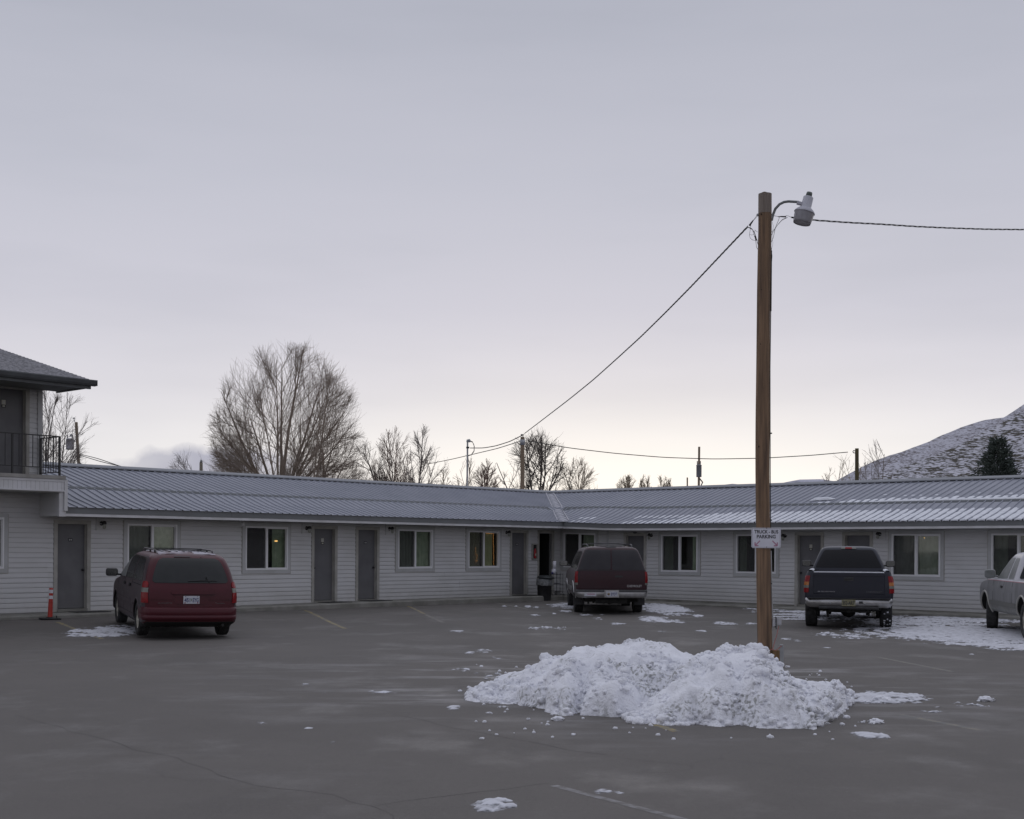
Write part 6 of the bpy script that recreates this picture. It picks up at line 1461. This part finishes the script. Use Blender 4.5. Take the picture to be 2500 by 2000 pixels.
mb = MB(); cell = .026; X0, X1, Y0, Y1 = -.65, 4.7, 12.4, 20.4
nx, ny = int((X1-X0)/cell), int((Y1-Y0)/cell); idx = {}; vs = []; fs = []; HH = []
for j in range(ny+1):
    row = []
    for i in range(nx+1):
        X, Y = X0+i*cell, Y0+j*cell; h = pile_h(X, Y)
        if h > -.05:
            e = min(1, max(0, h)/.10); p = V((X, Y, h)); ch_ = NZ.noise(V((X*1.3, Y*1.3, 4)))  # chunky areas against smooth slabs
            rough = (.35+.65*sstep(-.15, .2, ch_))*(.22 if pile_h.sm else 1)
            def bil(q, k_): return 1-min(1, 1.9*NZ.voronoi(q*k_)[0][0])
            wq = p+V((NZ.noise(p*7), NZ.noise(p*7+V((5, 5, 5))), 0))*.05
            lump = bil(wq+V((0, 0, h*.5)), 4.6)*.100+bil(wq+V((9, 0, h)), 11)*.048+bil(wq+V((2, 4, h)), 27)*.016+NZ.noise(p*40)*.004
            ledge = .10*NZ.noise(V((X*1.9+2, Y*1.7, 20)))+.09*NZ.noise(V((X*4.2, Y*4.0, 2)))+.05*abs(NZ.noise(V((X*3+Y*2, Y*3-X, 9))))
            h = h+e*(lump*rough-.05*rough+ledge)
        row.append((X, Y, h))
    HH.append(row)
def vid(i, j):
    if (i, j) not in idx: idx[i, j] = len(vs); X, Y, h = HH[j][i]; vs.append(V((X+.012*NZ.noise(V((X*20, Y*20, 1))), Y, max(h, -.03))))
    return idx[i, j]
for j in range(ny):
    for i in range(nx):
        if max(HH[j][i][2], HH[j+1][i][2], HH[j][i+1][2], HH[j+1][i+1][2]) > .0: fs.append((vid(i, j), vid(i+1, j), vid(i+1, j+1), vid(i, j+1)))
mb.add(vs, fs, 0, True)
rnd = random.Random(11); cnt = 0; tries = 0
while cnt < 4200 and tries < 90000:      # broken crumbs, mostly along the edges
    tries += 1; X, Y = rnd.uniform(X0, X1), rnd.uniform(Y0, Y1); h = HH[min(ny, int((Y-Y0)/cell))][min(nx, int((X-X0)/cell))][2]
    if h < -.055 or h > .75: continue
    if h < 0 and (h < -.03 or rnd.random() > .011): continue
    out_ = h < 0; h = max(h, 0); edge = h < .13; ch_ = NZ.noise(V((X*1.3, Y*1.3, 4)))
    if not edge and (rnd.random() > .65 or ch_ < -.12): continue
    r = rnd.uniform(.010, .036)*(1.1 if edge else 1.0)*(1 if rnd.random() < .93 else 2.0)*(.7 if out_ else 1)
    mb.ball((X, Y, h+r*.15), r, 0, 1 if r < .022 else 2, .55, cnt, (1, 1, .8), 1.6); cnt += 1
# overhanging block leaning on the pole
for (x, y, Z, r, s) in ((1848, 1588, 19.2, .115, (1.5, 1, .75)), (1838, 1582, 19.2, .09, (1.1, 1, .8)), (1858, 1601, 19.15, .09, (1.1, 1, .8)), (1848, 1605, 19.2, .10, (1.2, 1, .9)), (1835, 1606, 19.2, .10, (1.2, 1, .9))): mb.ball(px(x, y, Z), r, 0, 4, .35, x, s, 2.6)
M_pile = mat('ploughed_snow', (.88, .89, .94), .9, col2=(.79, .80, .85), ns=6, nr=(.4, .65), bump=1.0, bs=38, spec=.3)
t_ = M_pile.node_tree; p_ = t_.nodes['Principled BSDF']      # grit frozen into the snow
src = p_.inputs['Base Color'].links[0].from_socket; tcn = t_.nodes.new('ShaderNodeTexCoord')
n1 = t_.nodes.new('ShaderNodeTexNoise'); n1.inputs['Scale'].default_value = 1.7; n1.inputs['Detail'].default_value = 3; n2 = t_.nodes.new('ShaderNodeTexNoise'); n2.inputs['Scale'].default_value = 22; n2.inputs['Detail'].default_value = 5
t_.links.new(tcn.outputs['Object'], n1.inputs[0]); t_.links.new(tcn.outputs['Object'], n2.inputs[0])
r1 = t_.nodes.new('ShaderNodeMapRange'); r1.inputs[1].default_value = .52; r1.inputs[2].default_value = .64; r2 = t_.nodes.new('ShaderNodeMapRange'); r2.inputs[1].default_value = .47; r2.inputs[2].default_value = .62
t_.links.new(n1.outputs[0], r1.inputs[0]); t_.links.new(n2.outputs[0], r2.inputs[0]); mm = t_.nodes.new('ShaderNodeMath'); mm.operation = 'MULTIPLY'; t_.links.new(r1.outputs[0], mm.inputs[0]); t_.links.new(r2.outputs[0], mm.inputs[1])
xx = t_.nodes.new('ShaderNodeMix'); xx.data_type = 'RGBA'; xx.inputs[7].default_value = (.24, .24, .22, 1); m3 = t_.nodes.new('ShaderNodeMath'); m3.operation = 'MULTIPLY'; m3.inputs[1].default_value = .75; t_.links.new(mm.outputs[0], m3.inputs[0]); t_.links.new(m3.outputs[0], xx.inputs[0]); t_.links.new(src, xx.inputs[6]); t_.links.new(xx.outputs[2], p_.inputs['Base Color'])
tag(mb.build('snow_pile', M_pile, origin=(1.6, 14, 0)), 'large lumpy heap of ploughed dirty snow around the foot of the wooden pole', 'snow pile')
mb = MB(); rnd = random.Random(5)    # crumbs thrown on to the asphalt
for (x, y, r) in ((1361, 1759, .05), (1232, 1727, .02), (1221, 1727, .015), (1196, 1742, .02), (1192, 1741, .015), (1300, 1727, .025), (2152, 1712, .07), (2163, 1714, .05), (2141, 1711, .045), (2119, 1716, .03), (2136, 1764, .05), (2147, 1766, .04), (2130, 1767, .03), (2106, 1765, .02), (2409, 1712, .07), (2020, 1768, .02), (1260, 1481, .03), (2330, 1508, .05), (2110, 1478, .02), (2400, 1521, .06), (2388, 1524, .05), (2350, 1522, .05)):
    p = gpx(x, y); mb.ball(p+V((0, 0, r*.25)), r, 0, 3, .6, x, (1.25, 1, .6), 2.0)
    for q in range(3): mb.ball(p+V((rnd.uniform(-2, 2)*r, rnd.uniform(-2, 2)*r, r*.1)), r*.3, 0, 2, .5, q, (1, 1, .7))
tag(mb.build('snow_crumbs', M_pile, origin=(1.6, 14, 0)), 'loose crumbs of snow scattered on the asphalt around the heap', kind='stuff')
p = gpx(1500, 1746); o = MB().rbox((0, 0, .012), (.26, .10, .022), .01).build('ice_plate', mat('grey_ice', (.45, .46, .46), .4)); o.location = V((p.x+.02, p.y, 0)); tag(o, 'thin grey plate of ice lying under the front edge of the heap', 'ice')

# ---------------------------------------------------------------- hills
def hill(name, pts, D, Dn, zlow, m, rug=1.0, back=160, bumps=0):
    mb = MB(); NX = 160; NS = 26; rows = []
    x0, x1 = pts[0][0], pts[-1][0]
    for j in range(NS+1):
        f = j/NS; row = []
        for i in range(NX+1):
            x = x0+(x1-x0)*i/NX; y = lut(pts, x); top_ = px(x, y, D); X = top_.x
            Y = Dn+(D-Dn)*f; z = zlow+(top_.z-zlow)*(f**1.25)
            if 0 < j < NS: z += rug*6*NZ.noise(V((X*.012, Y*.012, 0)))*sin(pi*f)+rug*2.2*NZ.noise(V((X*.05, Y*.05, 2)))*sin(pi*f)
            z += (.25*rug*NZ.noise(V((X*.15, 0, 1)))) if j == NS else 0
            row.append(V((X, Y, z)))
        rows.append(row)
    rows.append([V((p.x, p.y+back, p.z-back*.35)) for p in rows[-1]])
    mb.grid(rows); o = mb.build(name, m); struct(o); return o
def hillmat(name, snow, bush, sc1, lo, hi, sc2=None):
    m = bpy.data.materials.new(name); m.use_nodes = True; t = m.node_tree; p = t.nodes['Principled BSDF']; p.inputs['Roughness'].default_value = .95; p.inputs['Specular IOR Level'].default_value = .1
    co = t.nodes.new('ShaderNodeTexCoord').outputs['Object']; q_ = t.nodes.new('ShaderNodeMapping'); q_.inputs['Scale'].default_value = (1, .16, 2.6); t.links.new(co, q_.inputs[0]); co = q_.outputs[0]; n = t.nodes.new('ShaderNodeTexNoise'); n.inputs['Scale'].default_value = sc1; n.inputs['Detail'].default_value = 3; n.inputs['Roughness'].default_value = .6; t.links.new(co, n.inputs[0])
    n2 = t.nodes.new('ShaderNodeTexNoise'); n2.inputs['Scale'].default_value = sc1*.16; n2.inputs['Detail'].default_value = 4; t.links.new(co, n2.inputs[0])
    a = t.nodes.new('ShaderNodeMath'); a.operation = 'MULTIPLY_ADD'; a.inputs[1].default_value = .45; t.links.new(n2.outputs[0], a.inputs[0]); t.links.new(n.outputs[0], a.inputs[2])
    r = t.nodes.new('ShaderNodeMapRange'); r.inputs[1].default_value = lo+.24; r.inputs[2].default_value = hi+.24; t.links.new(a.outputs[0], r.inputs[0])
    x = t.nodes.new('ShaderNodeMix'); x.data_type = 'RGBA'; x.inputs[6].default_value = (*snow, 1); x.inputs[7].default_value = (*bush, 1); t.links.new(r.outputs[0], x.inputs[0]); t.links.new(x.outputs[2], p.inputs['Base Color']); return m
back_pts = [(1700, 1336), (1800, 1285), (1880, 1235), (1960, 1196), (2030, 1180), (2044, 1173), (2070, 1158), (2103, 1141), (2134, 1126), (2172, 1112), (2200, 1104), (2231, 1092), (2269, 1078), (2294, 1065), (2320, 1055), (2345, 1044), (2375, 1034), (2402, 1026), (2430, 1022), (2452, 1019), (2475, 1004), (2500, 987), (2560, 950), (2700, 900), (2900, 880)]
hill('snowy_hill', back_pts, 1150, 700, 0, hillmat('snowy_hillside', (.50, .50, .56), (.16, .145, .15), .50, .44, .62))
front_pts = [(1900, 1335), (1990, 1270), (2050, 1222), (2100, 1190), (2136, 1166), (2170, 1152), (2205, 1139), (2282, 1113), (2343, 1086), (2396, 1058), (2430, 1040), (2455, 1027), (2500, 1003), (2600, 965), (2900, 930)]
hill('hillside_with_brush', front_pts, 800, 420, 0, hillmat('brushy_snow', (.52, .52, .58), (.080, .074, .062), .50, .43, .53))
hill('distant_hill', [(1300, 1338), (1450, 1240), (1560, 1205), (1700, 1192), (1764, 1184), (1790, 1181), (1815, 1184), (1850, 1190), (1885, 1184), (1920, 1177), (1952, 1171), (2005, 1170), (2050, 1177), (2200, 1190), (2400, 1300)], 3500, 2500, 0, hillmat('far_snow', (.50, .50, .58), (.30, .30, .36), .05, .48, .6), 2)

# ---------------------------------------------------------------- trees
def bark(name, c, c2): return mat(name, c, .9, col2=c2, ns=3)
B_dark = bark('bark_dark', (.11, .092, .08), (.15, .13, .11)); B_grey = bark('bark_grey', (.19, .165, .155), (.25, .22, .20)); B_red = bark('bark_reddish', (.27, .175, .14), (.20, .15, .125)); B_tan = bark('bark_tan', (.38, .31, .22), (.28, .23, .17))
def tree(name, label, cx, ytop, wpx, D, base_dx=0, seed=1, limbs=12, n=(12, 8, 6), m=None, tr=.16, maxel=78, start=.05, zc=.55, low=.9, tw=.006, up=.10, jit=.10, group=None, minel=3, pw=.85, ls=1.0):
    rnd = random.Random(seed); k = D/FOC; top = px(cx, ytop, D); H = top.z; Wd = wpx*k/2; base = V((top.x+base_dx*k, D, 0))
    t = thing(name, label, 'tree', base, group=group); trunk = MB(); crown = MB(); ctr = V((top.x, D, H*zc)); ru = H-ctr.z; rd_ = ctr.z*1.12; UP_ = V((0, 0, 1))
    def hit(p, d):
        # distance along d to the crown envelope, made uneven so that the outline is
        q = 0; st = max(.15, Wd*.05)
        while q < H*1.3:
            q += st; c = p+d*q-ctr; rz = ru if c.z > 0 else rd_
            w_ = 1+.10*NZ.noise(V((c.x, c.y, c.z))*1.1+V((seed, 0, 0)))+.07*NZ.noise(V((c.x, c.y, c.z))*3)
            if (c.x/Wd)**2+(c.y/Wd)**2+(c.z/rz)**2 > w_*w_: return q
        return q
    def rot(d, ang):
        a = d.orthogonal().normalized(); b = d.cross(a); ph = rnd.uniform(0, 2*pi); return (d*cos(ang)+(a*cos(ph)+b*sin(ph))*sin(ang)).normalized()
    def grow(p, d, L_, r, lv, mb):
        ns = (9, 7, 5, 3)[lv]; sl = L_/ns; pts = [p.copy()]; rs = [r]; rend = (.022, .010, .0075, .0045)[lv]*tw/.006; ds = [d.copy()]
        jj = jit*(.35, .6, .8, 1.0)[lv]
        for i in range(ns):
            d = (d+V((rnd.gauss(0, jj), rnd.gauss(0, jj), rnd.gauss(0, jj*.8)))+UP_*up*(.25, .5, .7, .8)[lv]).normalized(); p = p+d*sl; pts.append(p.copy()); ds.append(d.copy())
            f = (i+1)/ns; rs.append(max(rend, r*(1-f)**.8+rend*f))
        mb.tube(pts, rs, (8, 5, 3, 3)[lv], cap=False)
        if lv > len(n)-1: return
        nn = n[lv]; 
        for c in range(nn):
            f0 = (.26, .12, .08)[lv]; f = f0+(1-f0)*((c+rnd.random())/nn); q = f*ns; i = min(ns-1, int(q)); g = q-i; pp = pts[i].lerp(pts[i+1], g); dd = ds[i+1]; rr = rs[i]+(rs[i+1]-rs[i])*g
            nd = rot(dd, R(rnd.uniform(15, 52))); out = (pp-ctr); out = out.normalized() if out.length > .1 else UP_; nd = (nd+out*.12).normalized()
            h = hit(pp, nd)*(rnd.uniform(.80, 1.04) if lv < 2 else rnd.uniform(.9, 1.35)); L2 = min(h, (L_*rnd.uniform(.45, .85)*(1.1-.45*f) if lv == 0 else L_*rnd.uniform(.35, .70)*(1.1-.4*f) if lv == 1 else rnd.uniform(.35, 1.1)*Wd/3.6)*ls)
            if h < .35 and rnd.random() < .75: continue
            if L2 < .12: L2 = .12+.15*rnd.random()
            grow(pp, nd, L2, min(rr*.7, (.030, .014, .0075)[lv]*(tw/.006)**.7), lv+1, crown)
    th = H*start; trunk.tube([base, base+UP_*th*.5, base+UP_*th], [tr*1.25, tr*1.05, tr], 10)
    for i in range(limbs):
        ph = i*2.39996+rnd.uniform(-.3, .3); f = (i+.5)/limbs; el = R(minel+(maxel-minel)*f**pw); d = V((cos(ph)*sin(el), sin(ph)*sin(el)*.9, cos(el)))
        q = base+UP_*th*rnd.uniform(.7, 1); L0 = hit(q, d)*rnd.uniform(.88, 1.0)
        d0 = (d+UP_*.12*cos(ph*3)).normalized(); grow(q, d0, L0, tr*rnd.uniform(.32, .52)*(1-.4*f), 0, trunk)
    trunk.build('trunk', m, t, world=True); crown.build('branches', m, t, world=True); return t
B_big = bark('bark_brown_grey', (.29, .235, .19), (.38, .32, .265))
G = 'bare trees behind the motel'
tree('bare_tree', 'tallest bare tree with a broad fan shaped crown left of centre', 698, 840, 368, 72, -14, 5, 30, (10, 9, 6), B_big, .23, 96, .34, .62, .80, .0036, .07, .065, G, pw=.72)
tree('bare_tree', 'large leaning bare tree grown into the right side of the tallest tree', 800, 895, 250, 70, -42, 9, 16, (9, 7, 5), B_big, .15, 92, .32, .60, .85, .0036, .075, .07, G)
tree('bare_tree', 'low spreading twiggy tree at the left foot of the tallest tree', 520, 1050, 210, 80, 75, 12, 11, (9, 7, 5), B_grey, .09, 100, .45, .66, .9, .0045, .05, .10, G)
tree('bare_tree', 'sparse bare treetop showing above the shingled roof at the left edge', 42, 850, 90, 75, 0, 20, 7, (8, 6, 4), B_grey, .08, 60, .5, .75, .9, .0042, .07, .07, G)
tree('bare_tree', 'bare tree half hidden behind the two storey building', 92, 945, 230, 62, 5, 21, 14, (10, 8, 6), B_grey, .12, 84, .35, .62, .9, .0036, .07, .07, G)
tree('bare_tree', 'bare tree with low side limbs around the leaning transformer pole', 165, 960, 180, 70, -30, 23, 10, (9, 7, 5), B_grey, .08, 90, .35, .64, .9, .0038, .05, .09, G)
tree('bare_tree', 'dense dark leaning tree just right of the slim grey pole', 908, 1068, 104, 78, 28, 31, 10, (10, 8, 5), B_dark, .10, 92, .5, .76, .8, .0046, .02, .13, G)
tree('bare_tree', 'upright reddish brown bare tree between two darker trees', 962, 1043, 104, 82, 0, 33, 18, (10, 8, 5), B_red, .08, 60, .42, .74, .9, .0048, .06, .10, G)
tree('bare_tree', 'open bare tree with forked trunk left of the pipe mast', 1044, 1043, 124, 78, -28, 36, 11, (10, 8, 6), B_grey, .10, 80, .45, .78, .8, .0042, .05, .08, G)
tree('bare_tree', 'small pale twiggy tree low beside the forked trunk tree', 1074, 1130, 62, 90, 0, 38, 10, (8, 7, 4), B_tan, .05, 70, .5, .82, .9, .006, .05, .10, G)
tree('bare_tree', 'wispy pale sapling left of the pipe mast foot', 1104, 1148, 34, 90, 0, 39, 6, (7, 6), B_tan, .04, 45, .1, .80, .9, .007, .05, .10, G)
tree('bare_tree', 'loose pale bare tree directly behind the pipe mast', 1138, 1112, 80, 85, 0, 41, 12, (8, 7, 4), B_tan, .06, 60, .35, .78, .9, .006, .05, .08, G)
tree('bare_shrub', 'dense round brown shrub between mast and pale pole', 1187, 1122, 78, 80, 0, 43, 22, (10, 8, 6), B_red, .06, 80, .5, .76, .9, .0065, .05, .14, G)
tree('bare_tree', 'gnarled dark bare tree behind the pale pole', 1325, 1048, 185, 60, -12, 47, 12, (10, 8, 6), B_dark, .13, 98, .55, .76, .7, .0046, .012, .16, G)
tree('bare_tree', 'dark leaning stem tree just left of the pale pole foot', 1270, 1062, 110, 66, 22, 48, 8, (9, 7, 5), B_grey, .09, 74, .35, .76, .8, .0045, .03, .13, G)
tree('bare_tree', 'pale small tree right of the gnarled dark tree', 1412, 1118, 100, 95, 0, 51, 14, (9, 7, 4), B_tan, .07, 72, .45, .78, .9, .0062, .05, .10, G)
tree('bare_tree', 'tiny pale tree right of the gnarled tree, alone on the roofline', 1455, 1145, 44, 100, 0, 52, 7, (8, 6), B_tan, .05, 45, .1, .8, .9, .007, .05, .10, G)
for i, (x, y, wpx_, lb) in enumerate(((1532, 1160, 54, 'leftmost and widest'), (1576, 1158, 32, 'middle and narrowest'), (1619, 1161, 46, 'rightmost'))):
    tree('pollard_tree', lb+' of three distant rounded tan treetops over the right roof', x, y, wpx_*1.15, 120, 0, 61+i, 22, (9, 8, 4), B_tan, .08, 85, .62, .80, .9, .0072, .05, .08, 'three distant rounded treetops')
tree('bare_tree', 'sparse pale bare tree left of the green brown pole', 2056, 1100, 96, 75, 0, 71, 11, (8, 7, 3), B_tan, .06, 70, .4, .76, .9, .005, .05, .09, G)
tree('bare_tree', 'tall thin bare tree right of the green brown pole before the hill', 2136, 1078, 104, 75, 0, 73, 11, (8, 7, 3), B_grey, .06, 66, .35, .76, .9, .0045, .05, .09, G)
# conifer
D = 85; k = D/FOC; topc = px(2436, 1073, D); H = topc.z; base = V((topc.x, D, 0)); t = thing('spruce_tree', 'dark green conifer in front of the snowy hill at the right', 'tree', base)
mb = MB(); mb.tube([base, base+V((0, 0, H*.97))], [.22, .02], 8); mb.build('trunk', B_dark, t, world=True)
mb = MB(); rnd = random.Random(8); Wc = 118*k
z = 1.0
while z < H-.05:
    f = 1-(z-.5)/H; rr = min(Wc*1.25*f**.9+.05, Wc*1.3); nb = int(10+26*f)
    for b_ in range(nb):
        a = rnd.uniform(0, 2*pi); L_ = rr*rnd.uniform(.62, 1.12); d = V((cos(a), sin(a), -.05+.35*(1-f))); o = base+V((0, 0, z+rnd.uniform(-.1, .1)))
        for q in range(int(6+L_*13)):
            g_ = rnd.uniform(.15, 1)**.7; c = o+d*L_*g_+V((rnd.gauss(0, .09), rnd.gauss(0, .09), rnd.gauss(0, .07)-.10*g_*L_)); s_ = rnd.uniform(.07, .15)
            u = (d+V((rnd.uniform(-.8, .8), rnd.uniform(-.8, .8), rnd.uniform(-.4, .6)))).normalized(); v = u.orthogonal().normalized(); v = (v*cos(g_*9)+u.cross(v)*sin(g_*9)); mb.add([c-v*s_*.32, c+u*s_*1.6, c+v*s_*.32], [(0, 1, 2)])
    z += .15*(.5+.6*f)
mb.build('needles', mat('spruce_needles', (.095, .118, .10), .9, col2=(.050, .065, .055), ns=2.0), t, world=True)
